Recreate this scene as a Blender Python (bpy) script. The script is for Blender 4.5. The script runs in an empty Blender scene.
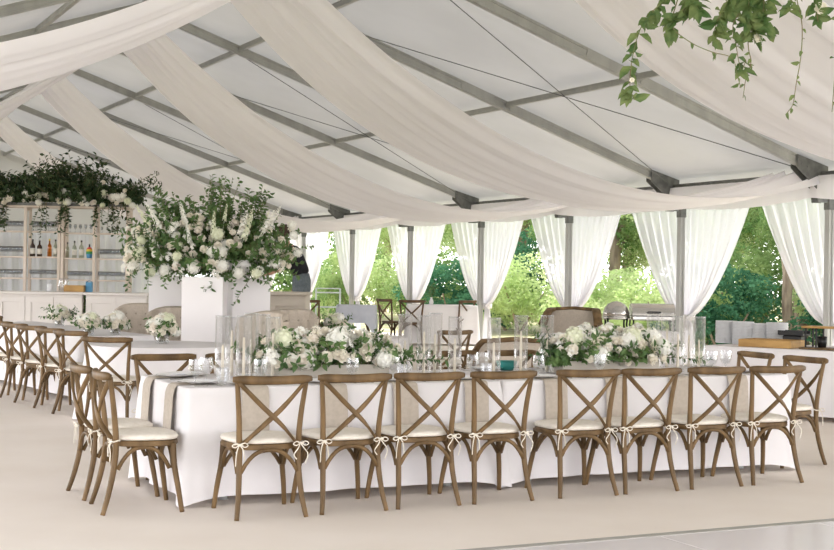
import bpy, math, random
from mathutils import Vector, Matrix
R = random.Random(7)
C = bpy.context.scene.collection
PI = math.pi
sin, cos = math.sin, math.cos

# ------------------------------------------------------------------ camera model
F, ROLL, CH = 1360.0, .0157, 1.51
def un(px, py):
    a, b = px-417, py-275
    c, s = cos(ROLL), sin(ROLL)
    return (c*a+s*b)/F, -(-s*a+c*b)/F
def aty(px, py, Y):
    x, z = un(px, py)
    return Vector((x*Y, Y, CH+z*Y))
cam = bpy.data.cameras.new('camera'); co = bpy.data.objects.new('camera', cam); C.objects.link(co)
cam.sensor_width = 36; cam.lens = F/834*36; cam.clip_end = 400
co.matrix_world = Matrix.Translation((0, 0, CH)) @ Matrix.Rotation(PI/2, 4, 'X') @ Matrix.Rotation(ROLL, 4, 'Z')
bpy.context.scene.camera = co

# ------------------------------------------------------------------ materials
def mat(name, col, rough=.6, col2=None, scale=8, stretch=(1, 1, 1), metal=0, bump=0, bscale=60, trans=0, spec=.3, sheen=0):
    m = bpy.data.materials.new(name); m.use_nodes = True
    nt = m.node_tree; N = nt.nodes; L = nt.links
    p = N['Principled BSDF']
    p.inputs['Base Color'].default_value = (*col, 1); p.inputs['Roughness'].default_value = rough
    p.inputs['Metallic'].default_value = metal; p.inputs['Specular IOR Level'].default_value = spec
    tc = N.new('ShaderNodeTexCoord'); mp = N.new('ShaderNodeMapping'); mp.inputs['Scale'].default_value = stretch
    L.new(tc.outputs['Object'], mp.inputs[0])
    out = N['Material Output']
    rp = None
    if col2:
        nz = N.new('ShaderNodeTexNoise'); nz.inputs['Scale'].default_value = scale; nz.inputs['Detail'].default_value = 4
        L.new(mp.outputs[0], nz.inputs['Vector'])
        rp = N.new('ShaderNodeValToRGB'); rp.color_ramp.elements[0].position = .35; rp.color_ramp.elements[1].position = .65
        rp.color_ramp.elements[0].color = (*col, 1); rp.color_ramp.elements[1].color = (*col2, 1)
        L.new(nz.outputs['Fac'], rp.inputs[0]); L.new(rp.outputs[0], p.inputs['Base Color'])
    if bump:
        nb = N.new('ShaderNodeTexNoise'); nb.inputs['Scale'].default_value = bscale; nb.inputs['Detail'].default_value = 3
        L.new(mp.outputs[0], nb.inputs['Vector'])
        bp = N.new('ShaderNodeBump'); bp.inputs['Strength'].default_value = bump; bp.inputs['Distance'].default_value = .02
        L.new(nb.outputs['Fac'], bp.inputs['Height']); L.new(bp.outputs[0], p.inputs['Normal'])
    if trans:
        tr = N.new('ShaderNodeBsdfTranslucent'); tr.inputs['Color'].default_value = (*(col2 or col), 1)
        if rp: L.new(rp.outputs[0], tr.inputs['Color'])
        mx = N.new('ShaderNodeMixShader'); mx.inputs[0].default_value = trans
        L.new(p.outputs[0], mx.inputs[1]); L.new(tr.outputs[0], mx.inputs[2]); L.new(mx.outputs[0], out.inputs[0])
    return m
def sheer(name, col, clear, trans=.5):
    m = mat(name, col, .9, trans=trans, spec=.05)
    N = m.node_tree.nodes; L = m.node_tree.links
    out = N['Material Output']; src = out.inputs[0].links[0].from_socket
    t = N.new('ShaderNodeBsdfTransparent'); mx = N.new('ShaderNodeMixShader'); mx.inputs[0].default_value = clear
    L.new(src, mx.inputs[1]); L.new(t.outputs[0], mx.inputs[2]); L.new(mx.outputs[0], out.inputs[0])
    return m
def glassm(name, tint=(.97, .98, .98), refl=.35, rough=.02):
    m = bpy.data.materials.new(name); m.use_nodes = True
    N = m.node_tree.nodes; L = m.node_tree.links; N.remove(N['Principled BSDF'])
    t = N.new('ShaderNodeBsdfTransparent'); t.inputs[0].default_value = (*tint, 1)
    g = N.new('ShaderNodeBsdfGlossy'); g.inputs['Roughness'].default_value = rough
    g.inputs['Color'].default_value = (1, 1, 1, 1)
    lw = N.new('ShaderNodeLayerWeight'); lw.inputs[0].default_value = refl
    mt = N.new('ShaderNodeMath'); mt.operation = 'MULTIPLY_ADD'; mt.inputs[1].default_value = .7; mt.inputs[2].default_value = .015
    L.new(lw.outputs['Facing'], mt.inputs[0])
    mx = N.new('ShaderNodeMixShader'); L.new(mt.outputs[0], mx.inputs[0])
    L.new(t.outputs[0], mx.inputs[1]); L.new(g.outputs[0], mx.inputs[2]); L.new(mx.outputs[0], N['Material Output'].inputs[0])
    return m
M = dict(
    wood=mat('weathered_oak', (.08, .046, .017), .5, (.195, .119, .051), 9, (1, 1, .25), bump=.15, bscale=40),
    darkwood=mat('dark_brown_wood', (.07, .04, .02), .5, (.14, .08, .04), 9, (1, 1, .3)),
    goldwood=mat('golden_wood', (.36, .2, .06), .5, (.5, .3, .1), 12, (.3, 1, 1)),
    cushion=mat('ivory_canvas', (.74, .68, .59), .9, (.8, .745, .66), 30, bump=.1, bscale=300),
    cord=mat('cotton_cord', (.8, .74, .64), .9),
    cloth=mat('white_linen', (.83, .8, .8), .85, (.87, .84, .84), 3, bump=.05, bscale=200, trans=.12),
    napkin=mat('taupe_linen', (.47, .41, .34), .9, (.52, .455, .385), 40, bump=.08, bscale=300),
    floor=mat('beige_carpet', (.78, .7, .625), .95, (.82, .745, .675), 1.2, bump=.12, bscale=180),
    dance=mat('white_gloss_floor', (.8, .76, .77), .16, (.82, .785, .79), 2, spec=.5),
    trim=mat('grey_floor_trim', (.36, .345, .31), .6, (.41, .39, .36), 8),
    soil=mat('pale_ground', (.5, .4, .28), .95, (.3, .33, .14), 1.4, bump=.3, bscale=8),
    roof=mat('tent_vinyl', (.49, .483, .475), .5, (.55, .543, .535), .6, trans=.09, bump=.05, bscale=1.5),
    alu=mat('anodised_aluminium', (.35, .35, .33), .45, (.41, .41, .385), 6, (1, 1, .2), metal=.25),
    steel=mat('dark_steel', (.13, .135, .125), .45, (.2, .2, .19), 10, metal=.5),
    drape=sheer('white_chiffon_drape', (.96, .935, .955), .07, .28),
    curtain=sheer('sheer_voile_curtain', (.86, .845, .885), .27, .42),
    white=mat('white_paint', (.8, .77, .765), .5, (.83, .8, .795), 2),
    barw=mat('bar_off_white', (.69, .65, .61), .55, (.73, .69, .65), 2),
    shelfw=mat('pale_limed_wood', (.62, .53, .45), .6, (.68, .59, .51), 8, (1, 1, .2)),
    beige=mat('beige_paint', (.5, .44, .36), .6, (.54, .48, .4), 3),
    tuft=mat('oatmeal_linen_upholstery', (.5, .43, .35), .95, (.56, .485, .4), 50, bump=.08, bscale=300),
    button=mat('upholstery_button', (.36, .31, .25), .9),
    rose=mat('cream_rose_petal', (.9, .84, .7), .7, (.93, .89, .81), 20, trans=.25, spec=.1),
    blush=mat('blush_rose_petal', (.9, .82, .72), .7, (.92, .87, .79), 20, trans=.25, spec=.1),
    hyd=mat('white_hydrangea_petal', (.9, .885, .8), .7, (.93, .92, .87), 14, trans=.2, spec=.1),
    greenb=mat('greenish_white_petal', (.76, .79, .54), .7, (.87, .88, .74), 14, trans=.2, spec=.1),
    leaf=mat('foliage_leaf', (.06, .125, .04), .5, (.15, .24, .08), 7, trans=.3),
    leafd=mat('dark_smilax_leaf', (.018, .042, .014), .5, (.05, .085, .03), 7, trans=.2),
    leafl=mat('light_vine_leaf', (.06, .13, .035), .5, (.2, .25, .09), 18, trans=.35),
    tree1=mat('tree_leaf_bright', (.37, .5, .18), .6, (.68, .75, .42), .8, trans=.5, spec=.1),
    tree2=mat('tree_leaf_mid', (.13, .26, .08), .6, (.4, .5, .2), .8, trans=.45, spec=.1),
    tree3=mat('tree_leaf_deep', (.03, .12, .06), .6, (.11, .27, .14), .9, trans=.4, spec=.1),
    bark=mat('tree_bark', (.2, .15, .11), .9, (.42, .33, .24), 6, (1, 1, .2), bump=.6, bscale=12),
    stem=mat('vine_stem', (.2, .14, .08), .8, (.16, .2, .08), 10),
    glass=glassm('clear_glass', (.985, .985, .985), .18),
    cut=glassm('cut_crystal', (.95, .955, .96), .32, .12),
    candle=mat('ivory_wax', (.86, .79, .66), .5, trans=.2),
    wick=mat('candle_wick', (.05, .04, .03), .9),
    plate=mat('porcelain', (.84, .83, .825), .45, spec=.25),
    gplate=mat('grey_stoneware', (.62, .625, .63), .5, (.7, .705, .71), 20),
    silver=mat('polished_silver', (.62, .6, .57), .22, metal=1),
    cutl=mat('dark_silver_cutlery', (.35, .33, .3), .3, metal=.8),
    black=mat('black_metal', (.012, .012, .012), .4),
    trough=mat('grey_washed_planter', (.42, .38, .33), .8, (.5, .46, .4), 10, (.2, 1, 1)),
    teal=mat('teal_glaze', (.03, .22, .2), .4),
    blue=mat('blue_carton', (.1, .3, .5), .5),
    amber=glassm('amber_spirit', (.75, .38, .08), .3), brownb=mat('brown_bottle_glass', (.04, .02, .012), .15, spec=.6),
    pale=glassm('pale_spirit', (.75, .78, .7), .35), capm=mat('bottle_cap', (.05, .05, .05), .4), labelm=mat('bottle_label', (.75, .72, .65), .7),
    red=mat('red_paint', (.6, .08, .05), .5), yellow=mat('yellow_paint', (.75, .55, .06), .5), green=mat('green_paint', (.06, .3, .1), .5),
    shirt=mat('black_shirt_cotton', (.012, .012, .014), .9, (.02, .02, .024), 20), jeans=mat('grey_blue_denim', (.1, .12, .13), .9, (.14, .16, .17), 40),
    skin=mat('skin', (.55, .33, .23), .55), hair=mat('brown_hair', (.05, .03, .02), .7), shoe=mat('dark_shoe', (.03, .03, .03), .6),
    lining=mat('grey_white_lining', (.62, .63, .645), .9, (.7, .705, .715), .5), barglass=glassm('bar_glass', (.82, .84, .86), .5, .1),
    greyc=mat('grey_blue_cloth', (.52, .54, .6), .9, (.58, .6, .65), 6), cartw=mat('white_metal_cart', (.68, .72, .72), .4),
)

# ------------------------------------------------------------------ mesh builder
class MB:
    def __init__(s): s.v = []; s.f = []; s.mi = []
    def add(s, vs, fs, mi=0):
        b = len(s.v); s.v += [tuple(v) for v in vs]; s.f += [tuple(i+b for i in f) for f in fs]; s.mi += [mi]*len(fs)
    def box(s, c, d, rot=0, bev=0, mi=0):
        x, y, z = d[0]/2, d[1]/2, d[2]/2
        if bev:
            b = min(bev, x*.9, y*.9, z*.9); rings = []
            for zz, k in ((-z, b), (-z+b, 0), (z-b, 0), (z, b)):
                X, Y = x-k, y-k
                bb = b*.7
                rings.append([(X-bb, -Y, zz), (X, -Y+bb, zz), (X, Y-bb, zz), (X-bb, Y, zz), (-X+bb, Y, zz), (-X, Y-bb, zz), (-X, -Y+bb, zz), (-X+bb, -Y, zz)])
            vs = [p for r in rings for p in r]; fs = [tuple(range(7, -1, -1)), tuple(range(24, 32))]
            for k in range(3):
                for i in range(8): j = (i+1) % 8; fs.append((k*8+i, k*8+j, k*8+8+j, k*8+8+i))
        else:
            vs = [(sx*x, sy*y, sz*z) for sz in (-1, 1) for sx, sy in ((-1, -1), (1, -1), (1, 1), (-1, 1))]
            fs = [(3, 2, 1, 0), (4, 5, 6, 7)]+[(i, (i+1) % 4, (i+1) % 4+4, i+4) for i in range(4)]
        cr, sr = cos(rot), sin(rot)
        s.add([(c[0]+cr*a-sr*b_, c[1]+sr*a+cr*b_, c[2]+e) for a, b_, e in vs], fs, mi)
    def sweep(s, path, prof, up=(0, 0, 1), caps=True, mi=0):
        """prof(i,t)-> list of (a,b): a along side, b along up"""
        path = [Vector(p) for p in path]; n = len(path); vs = []; k = None; pt = up is None
        if pt:
            t0 = (path[1]-path[0]).normalized(); up = Vector((0, 1, 0)) if abs(t0.y) < .8 else Vector((1, 0, 0))
        up = Vector(up)
        for i, p in enumerate(path):
            t = (path[min(i+1, n-1)]-path[max(i-1, 0)]).normalized()
            u = up-t*up.dot(t)
            if u.length < 1e-4: u = Vector((1, 0, 0))-t*t.x
            u.normalize(); sd = t.cross(u)
            if pt: up = u
            pr = prof(i, i/max(n-1, 1)); k = len(pr)
            vs += [p+sd*a+u*b for a, b in pr]
        fs = []
        for i in range(n-1):
            for j in range(k):
                q = (j+1) % k; fs.append((i*k+j, i*k+q, (i+1)*k+q, (i+1)*k+j))
        if caps: fs += [tuple(range(k-1, -1, -1)), tuple((n-1)*k+j for j in range(k))]
        s.add(vs, fs, mi)
    def tube(s, path, r, seg=8, up=None, sq=1, mi=0):
        rr = r if callable(r) else ((lambda t: r) if not isinstance(r, (list, tuple)) else (lambda t: r[0]+(r[-1]-r[0])*t))
        s.sweep(path, lambda i, t: [(rr(t)*cos(2*PI*k/seg), rr(t)*sq*sin(2*PI*k/seg)) for k in range(seg)], up, mi=mi)
    def lathe(s, prof, seg=16, c=(0, 0, 0), mi=0):
        vs = []; fs = []
        for r, z in prof: vs += [(c[0]+r*cos(2*PI*k/seg), c[1]+r*sin(2*PI*k/seg), c[2]+z) for k in range(seg)]
        for i in range(len(prof)-1):
            for k in range(seg):
                q = (k+1) % seg; fs.append((i*seg+k, i*seg+q, (i+1)*seg+q, (i+1)*seg+k))
        if prof[0][0] > 1e-4: fs.append(tuple(range(seg-1, -1, -1)))
        if prof[-1][0] > 1e-4: fs.append(tuple((len(prof)-1)*seg+k for k in range(seg)))
        s.add(vs, fs, mi)
    def grid(s, rows, closed=False, mi=0):
        n = len(rows[0]); vs = [p for r in rows for p in r]; fs = []
        for i in range(len(rows)-1):
            for j in range(n if closed else n-1):
                q = (j+1) % n; fs.append((i*n+j, i*n+q, (i+1)*n+q, (i+1)*n+j))
        s.add(vs, fs, mi)
    def mesh(s, name, mats, smooth=False):
        me = bpy.data.meshes.new(name); me.from_pydata(s.v, [], s.f)
        for m in (mats if isinstance(mats, (list, tuple)) else [mats]): me.materials.append(m)
        me.polygons.foreach_set('material_index', s.mi)
        if smooth: me.polygons.foreach_set('use_smooth', [True]*len(s.f))
        me.update(); return me
    def build(s, name, mats, parent=None, smooth=False, auto=0):
        o = bpy.data.objects.new(name, s.mesh(name, mats, smooth)); C.objects.link(o)
        if parent: o.parent = parent
        if auto:
            o.data.polygons.foreach_set('use_smooth', [True]*len(s.f))
            o.data.set_sharp_from_angle(angle=auto)
        return o
def tag(o, label=None, cat=None, group=None, kind=None):
    if label: o['label'] = label
    if cat: o['category'] = cat
    if group: o['group'] = group
    if kind: o['kind'] = kind
    return o
def thing(name, label, cat, loc=(0, 0, 0), rot=0, group=None):
    o = bpy.data.objects.new(name, None); C.objects.link(o); o.location = loc; o.rotation_euler = (0, 0, rot); o.empty_display_size = .1
    return tag(o, label, cat, group)
def inst(name, me, parent=None, loc=(0, 0, 0), rot=(0, 0, 0), sc=1):
    o = bpy.data.objects.new(name, me); C.objects.link(o); o.location = loc; o.rotation_euler = rot
    o.scale = (sc, sc, sc) if not isinstance(sc, tuple) else sc
    if parent: o.parent = parent
    return o
def copy_tree(o, parent=None):
    c = o.copy(); C.objects.link(c)
    if parent: c.parent = parent
    for ch in [x for x in KIDS.get(o, [])]: copy_tree(ch, c)
    return c
KIDS = {}
def regkids(o):
    KIDS[o] = list(o.children)
    for c in o.children: regkids(c)
class Kind:
    """builds the first one with make(), copies it afterwards"""
    def __init__(s, make): s.make = make; s.p = None; s.used = False
    def put(s, loc, rot, label, group=None, sc=1, name=None):
        if s.p is None:
            s.p = s.make(); bpy.context.view_layer.update(); regkids(s.p)
        if s.used: o = copy_tree(s.p)
        else: o = s.p; s.used = True
        o.location = loc; o.rotation_euler = (0, 0, rot); o.scale = (sc, sc, sc) if not isinstance(sc, tuple) else sc
        o['label'] = label
        if group: o['group'] = group
        elif 'group' in o: del o['group']
        return o
ORD = ['first', 'second', 'third', 'fourth', 'fifth', 'sixth', 'seventh', 'eighth', 'ninth', 'tenth', 'eleventh', 'twelfth']

# ------------------------------------------------------------------ layout frames
TH = .451
E2, N2 = Vector((cos(TH), sin(TH), 0)), Vector((-sin(TH), cos(TH), 0))
ROW = Vector((-.916, 8.40, 0))                 # centre of the first front chair's back rail
def tw(e, n, z=0): return ROW+E2*e+N2*n+Vector((0, 0, z))
def e_at(px, n):                               # position along the long table whose picture column is px
    k = (px-417)/F; b = ROW+N2*n
    return (k*b.y-b.x)/(E2.x-k*E2.y)
P0 = Vector((6.008, 20.36, 0)); BAY, HE, K, W = 3.65, 3.105, .34, 8.45
def tp(n, s, z): return P0+N2*(BAY*n)-E2*s+Vector((0, 0, z))
def roofz(s): return HE+K*(s if s <= W else 2*W-s)

# ------------------------------------------------------------------ setting: ground, floors
def struct(o, label=None): o['kind'] = 'structure'; return o
def frame_box(n0, n1, s0, s1, z0, z1):
    mb = MB(); vs = [tp(n, s, z) for z in (z0, z1) for n, s in ((n0, s0), (n0, s1), (n1, s1), (n1, s0))]
    mb.add(vs, [(3, 2, 1, 0), (4, 5, 6, 7)]+[(i, (i+1) % 4, (i+1) % 4+4, i+4) for i in range(4)]); return mb
mb = MB(); mb.add([(-90, -40, -.06), (90, -40, -.06), (90, 130, -.06), (-90, 130, -.06)], [(0, 1, 2, 3)])
struct(mb.build('ground', M['soil']))
NE = -1.34  # dance floor edge offset from the chair row
nrow = (ROW-P0).dot(N2)/BAY
nd = nrow+NE/BAY
struct(frame_box(nd, 9, -.5, 2*W+.5, -.05, 0).build('floor', M['floor']))
struct(frame_box(nd-.07/BAY, nd, -.5, 2*W+.5, -.05, .004).build('trim_1', M['trim']))
df = MB()
for i in range(-1, 15):
    for j in range(6):
        a = nd-.07/BAY-j*1.2/BAY; b = a-1.194/BAY; s0 = -.1+i*1.2
        df.v, df.f, df.mi = df.v, df.f, df.mi
        x = frame_box(b, a, s0, s0+1.194, -.05, 0); df.add(x.v, x.f)
df = df.build('floor_dance', M['dance']); df['kind'] = 'structure'

# ------------------------------------------------------------------ tent roof and frame
mb = MB(); NB0, NB1 = -6, 9
for s0, s1 in ((-.45, W), (W, 2*W+.45)):
    rows = []
    for i in range((NB1-NB0)*4+1):
        n = NB0+i/4; rows.append([tp(n, s0+(s1-s0)*j/12, roofz(s0+(s1-s0)*j/12)+.16) for j in range(13)])
    mb.grid(rows)
ceil = struct(mb.build('ceiling', M['roof'], smooth=True))
def beam(mb, a, b, w, h, up=(0, 0, 1)):
    # aluminium profile with flanges and a recessed web
    pr = [(-w/2, -h/2), (w/2, -h/2), (w/2, -h*.3), (w*.36, -h*.26), (w*.36, h*.26), (w/2, h*.3), (w/2, h/2), (-w/2, h/2), (-w/2, h*.3), (-w*.36, h*.26), (-w*.36, -h*.26), (-w/2, -h*.3)]
    mb.sweep([a, b], lambda i, t: pr, up)
for n in range(-3, 10):
    for side in (0, 1):
        mb = MB(); a = tp(n, 0 if side == 0 else 2*W, HE+.04); b = tp(n, W, roofz(W)+.04); beam(mb, a, b, .1, .145)
        # splice plates with bolt holes
        for s in ((3.0, 3.9) if side == 0 else (3.0,)):
            p = a+(b-a)*(s/W); d = (b-a).normalized()
            mb.sweep([p-d*.3, p+d*.3], lambda i, t: [(-.054, -.055), (.054, -.055), (.054, .055), (-.054, .055)])
        mb.build('rafter', M['alu'], ceil)
for s in (3.35, 6.7, W, 2*W-6.7, 2*W-3.35):
    for n in range(-3, 9):
        mb = MB(); beam(mb, tp(n+.02, s, roofz(s)+.04), tp(n+.98, s, roofz(s)+.06), .07, .085); mb.build('purlin', M['alu'], ceil)
for n in range(-3, 9):
    mb = MB(); beam(mb, tp(n+.02, 0, HE-.03), tp(n+.98, 0, HE-.03), .1, .14); mb.build('eave_beam', M['steel'], ceil)
def cable(a, b, r=.007):
    mb = MB(); mb.tube([a, b], r, 5); mb.build('brace_cable', M['steel'], ceil)
for n in (0, 2, 4, 6, -2):
    cable(tp(n+1, 0, HE), tp(n, 6.7, roofz(6.7)-.02)); cable(tp(n, 0, HE), tp(n+1, 6.7, roofz(6.7)-.02))
# knee brackets at the eave
for n in range(-2, 10):
    mb = MB()
    for dn in (-.07, .07):
        q = N2*dn
        pts = [tp(n, -.09, HE+.12), tp(n, -.09, HE-.42), tp(n, .09, HE-.42), tp(n, .12, HE-.22), tp(n, .5, HE+.08), tp(n, .5, HE+.28)]
        v = [p+q-N2*.006 for p in pts]+[p+q+N2*.006 for p in pts]
        mb.add(v, [tuple(range(6)), tuple(range(11, 5, -1))]+[(i, (i+1) % 6, (i+1) % 6+6, i+6) for i in range(6)])
        for bx, bz in ((-.03, -.35), (.04, -.35), (-.03, -.15), (.05, -.12), (.12, .02), (.3, .1), (-.02, .04), (.42, .14)):
            mb.lathe([(.016, -.01), (.016, .01)], 6, tuple(tp(n, bx, HE+bz)+q))
    mb.build('eave_bracket', M['steel'], ceil)
# far gable (the tent's end) as a white fabric triangle with a wall
mb = MB(); n = 8.97
mb.add([tp(n, -.2, HE-.3), tp(n, 2*W+.2, HE-.3), tp(n, 2*W+.2, roofz(2*W)+.3), tp(n, W, roofz(W)+.3), tp(n, -.2, HE+.3)], [(0, 1, 2, 3, 4)])
struct(mb.build('wall_back', M['roof']))
mb = MB(); rows = []
for i in range(9):
    z = HE-.25-(HE-.27)*i/8; rows.append([tp(9, .2+16.5*j/420, z)+N2*(.05*sin(j*.55)+.02*sin(j*1.3+i*.2)) for j in range(421)])
mb.grid(rows); tag(mb.build('gable_curtain', M['lining'], smooth=True), 'sheer white curtain wall far behind the bar shelves', 'curtain')
# poles on the window side
pole_words = dict(enumerate(['rightmost']+['%s from right' % w for w in 'second third fourth fifth sixth seventh eighth ninth tenth'.split()]))
for n in range(0, 9):
    t = thing('tent_pole', 'grey aluminium tent pole, %s along the open side' % pole_words[n], 'pole', tp(n, -.2, 0), TH, 'tent poles')
    mb = MB(); q = .05
    pr = [(-q, -q), (-q*.3, -q), (-q*.3, -q*.75), (q*.3, -q*.75), (q*.3, -q), (q, -q), (q, q), (-q, q)]
    mb.sweep([(0, 0, .01), (0, 0, HE-.05)], lambda i, tt: pr, (0, 1, 0)); mb.build('shaft', M['alu'], t)
    mb = MB(); mb.box((0, 0, .006), (.26, .26, .012)); mb.build('base_plate', M['steel'], t)
    mb = MB()
    for sx in (-1, 1): mb.box((sx*.056, 0, HE-.42), (.01, .12, .2), bev=.003)
    for sx in (-1, 1):
        for dz in (-.5, -.34): mb.lathe([(.014, -.01), (.014, .01)], 6, (sx*.05, -.058, HE+dz))
    mb.box((0, -.056, HE-.42), (.115, .01, .2)); mb.build('bracket', M['steel'], t)

# ------------------------------------------------------------------ ceiling swags, valance, curtains
def swag(nb, s0, s1, D, w0, wm, w1, label, h0=None, h1=None, seed=0, dn=0):
    rr = random.Random(seed); rows = []; NU, NV = 44, 56
    ph = [rr.uniform(0, 6.28) for _ in range(6)]; fr = [rr.uniform(2, 4), rr.uniform(5, 8), rr.uniform(9, 13), rr.uniform(16, 21)]
    h0 = roofz(s0)-.12 if h0 is None else h0; h1 = roofz(s1)-.08 if h1 is None else h1
    for i in range(NU+1):
        u = i/NU; s = s0+(s1-s0)*u
        w = (w0*(1-u)+w1*u)+(wm-(w0+w1)/2)*4*u*(1-u)
        z = h0+(h1-h0)*u-4*D*u*(1-u); row = []
        amp = .03+.10*(1-4*u*(1-u))
        for j in range(NV+1):
            v = j/NV-.5
            rip = amp*(.55*sin(fr[0]*6.28*v+ph[0]+u*1.5)+.5*sin(fr[1]*6.28*v+ph[1]-u)+.3*sin(fr[2]*6.28*v+ph[2]+u*2)+.15*sin(fr[3]*6.28*v+ph[3]))
            edge = -.18*(1-(2*v)**2)*4*u*(1-u)
            row.append(tp(nb+dn*u**2.2, s, z+rip+edge)+N2*(v*w))
        rows.append(row)
    mb = MB(); mb.grid(rows); o = mb.build('ceiling_drape', M['drape'], smooth=True)
    tag(o, label, 'drape', 'ceiling drapes'); return o
S = [(-1.4, 'near white chiffon ceiling drape sweeping down to the upper right corner', 1),
     (.6, 'broad white chiffon ceiling drape crossing the middle of the tent roof', 2),
     (2.3, 'white chiffon ceiling drape next behind the broad middle one', 3),
     (4.4, 'white chiffon ceiling drape falling behind the tall flower arrangement, between two others', 4),
     (6.5, 'farthest white chiffon ceiling drape, above the bar flowers at far left', 5)]
for nb, lab, sd in S: swag(nb, W, .12, 1.4, 2.1 if nb < 2 else 2.5, 2.95 if nb < 2 else 3.4, 1.4, lab, seed=sd, dn=-.45)
swag(-1.4, W, 2*W-.2, 1.38, 1.7, 2.0, 1.5, 'bright white chiffon ceiling drape sweeping down to the left edge', seed=11)
swag(2.3, W, 2*W-.2, 1.1, 1.5, 1.8, 1.3, 'shaded chiffon ceiling drape hanging just behind the bright left one', seed=12)
swag(4.6, W, 2*W-.2, 1.3, 1.5, 1.8, 1.3, 'chiffon ceiling drape on the far left slope, deepest of the left ones', seed=13)
# scalloped valance along the eave
mb = MB(); rows = [[], [], [], []]
for i in range(15*24+1):
    n = -3+i*12/(15*24); fr_ = (n % 1); sc = 4*fr_*(1-fr_)
    for k in range(4):
        f = k/3; rows[k].append(tp(n, .1+.05*f+.02*f*sin(n*40)+.012*sin(n*97), HE-.02-f*(.33+.1*sc)))
mb.grid(rows); tag(mb.build('eave_valance', M['drape'], smooth=True), 'white fabric valance running along the eave above the curtains', 'valance')

def curtain(n):
    t = thing('curtain', 'white sheer curtain pair gathered at the tent pole %s' % pole_words[n], 'curtain', tp(n, -.3, 0), TH+PI/2, 'curtains along the open side')
    # local x runs along the eave (+ = farther from us), local y = outward (towards -s is +? handled by sign)
    tie, top = .84, HE-.12
    for sd in (-1, 1):
        rr = random.Random(n*10+sd); ph = rr.uniform(0, 6); rows = []
        for i in range(37):
            z = top-(top-.02)*i/36
            if z >= tie: q = (top-z)/(top-tie); w = .08+1.72*(1-q)**.6; amp = .05*(.3+.7*q)+.015
            else: q = (tie-z)/tie; w = .08+.12*q**.7; amp = .02
            row = []
            for j in range(49):
                v = j/48
                x = sd*(.0+w*v)
                y = amp*(sin(v*6.28*7+ph)+.4*sin(v*6.28*13+ph*2+z))+ (.10*(1-v) if z >= tie else .1)
                row.append((x, -y*.9, z))
            rows.append(row)
        mb = MB(); mb.grid(rows); mb.build('panel', M['curtain'], t, smooth=True)
    mb = MB(); mb.sweep([(.13*cos(a), -.09+.08*sin(a), tie) for a in [k*2*PI/16 for k in range(17)]], lambda i, q: [(-.006, -.05), (.006, -.05), (.006, .05), (-.006, .05)], caps=False)
    mb.build('tieback', M['cloth'], t, smooth=True)
for n in range(0, 9): curtain(n)

# ------------------------------------------------------------------ plants: leaves, blooms
def leaf(mb, p, d, nrm, L, Wd, mi=0, fold=.25):
    d = d.normalized(); sd = d.cross(nrm)
    if sd.length < 1e-3: sd = d.cross(Vector((1, .3, 0)))
    sd.normalize(); up = sd.cross(d)
    a = p; m1 = p+d*L*.35; m2 = p+d*L*.7-up*L*.06; tip = p+d*L-up*L*.16
    vs = [a, m1, m2, tip, m1+sd*Wd*.5+up*Wd*fold, m2+sd*Wd*.36+up*Wd*fold*.6, m1-sd*Wd*.5+up*Wd*fold, m2-sd*Wd*.36+up*Wd*fold*.6]
    mb.add(vs, [(0, 4, 1), (1, 4, 5, 2), (2, 5, 3), (0, 1, 6), (1, 2, 7, 6), (2, 3, 7)], mi)
def rvec(r): 
    while 1:
        v = Vector((r.uniform(-1, 1), r.uniform(-1, 1), r.uniform(-1, 1)))
        if .1 < v.length < 1: return v.normalized()
def branch(mb, o, d, L, nl, ls, droop, r, lw=.5, stem=.004, mi=0, smi=1, t0=.15):
    o = Vector(o); d = Vector(d).normalized(); pts = [o]; cur = d.copy()
    for i in range(7):
        cur = (cur+Vector((0, 0, -droop/7))+rvec(r)*.07).normalized(); pts.append(pts[-1]+cur*L/7)
    mb.tube(pts, [stem, stem*.4], 4, mi=smi)
    for k in range(nl):
        t = t0+(1-t0)*(k+.5)/nl; f = t*7; i = min(int(f), 6); p = pts[i].lerp(pts[i+1], f-i)
        tg = (pts[i+1]-pts[i]).normalized(); sd = rvec(r); sd = (sd-tg*sd.dot(tg)).normalized()
        dd = (tg*.5+sd*.9).normalized(); s = ls*r.uniform(.65, 1.15)
        leaf(mb, p, dd, (tg*.6-dd*.3+rvec(r)*.6), s, s*lw, mi)
    return pts[-1]
def petal(mb, ang, r0, r1, z0, z1, wd, cup, mi=0):
    rows = []
    for i in range(4):
        t = i/3; rr = r0+(r1-r0)*(t**.8); z = z0+(z1-z0)*t; w = wd*sin(PI*(.18+.62*t))
        if t == 1: w *= .6
        row = []
        for j in (-1, 0, 1):
            a = ang+j*w; q = rr-abs(j)*cup*.0; row.append((q*cos(a), q*sin(a), z-abs(j)*cup*(1-t)*.3))
        rows.append(row)
    mb.grid(rows, mi=mi)
def rose_mesh(name, m, seed):
    r = random.Random(seed); mb = MB()
    for ring, (n, ra, rb, za, zb, wd) in enumerate(((3, .05, .16, -.1, .52, 1.1), (4, .1, .34, -.2, .5, .95), (5, .12, .62, -.3, .4, .75), (6, .15, .9, -.35, .18, .62), (6, .15, 1.02, -.4, -.08, .55))):
        for k in range(n): petal(mb, 2*PI*(k+r.uniform(-.15, .15))/n+ring*.6, ra, rb*r.uniform(.93, 1.05), za, zb+r.uniform(-.05, .05), wd, .3)
    mb.lathe([(.05, -.45), (.4, -.3), (.55, 0), (.2, .3), (.0, .42)], 8)
    return mb.mesh(name, m, True)
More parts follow.
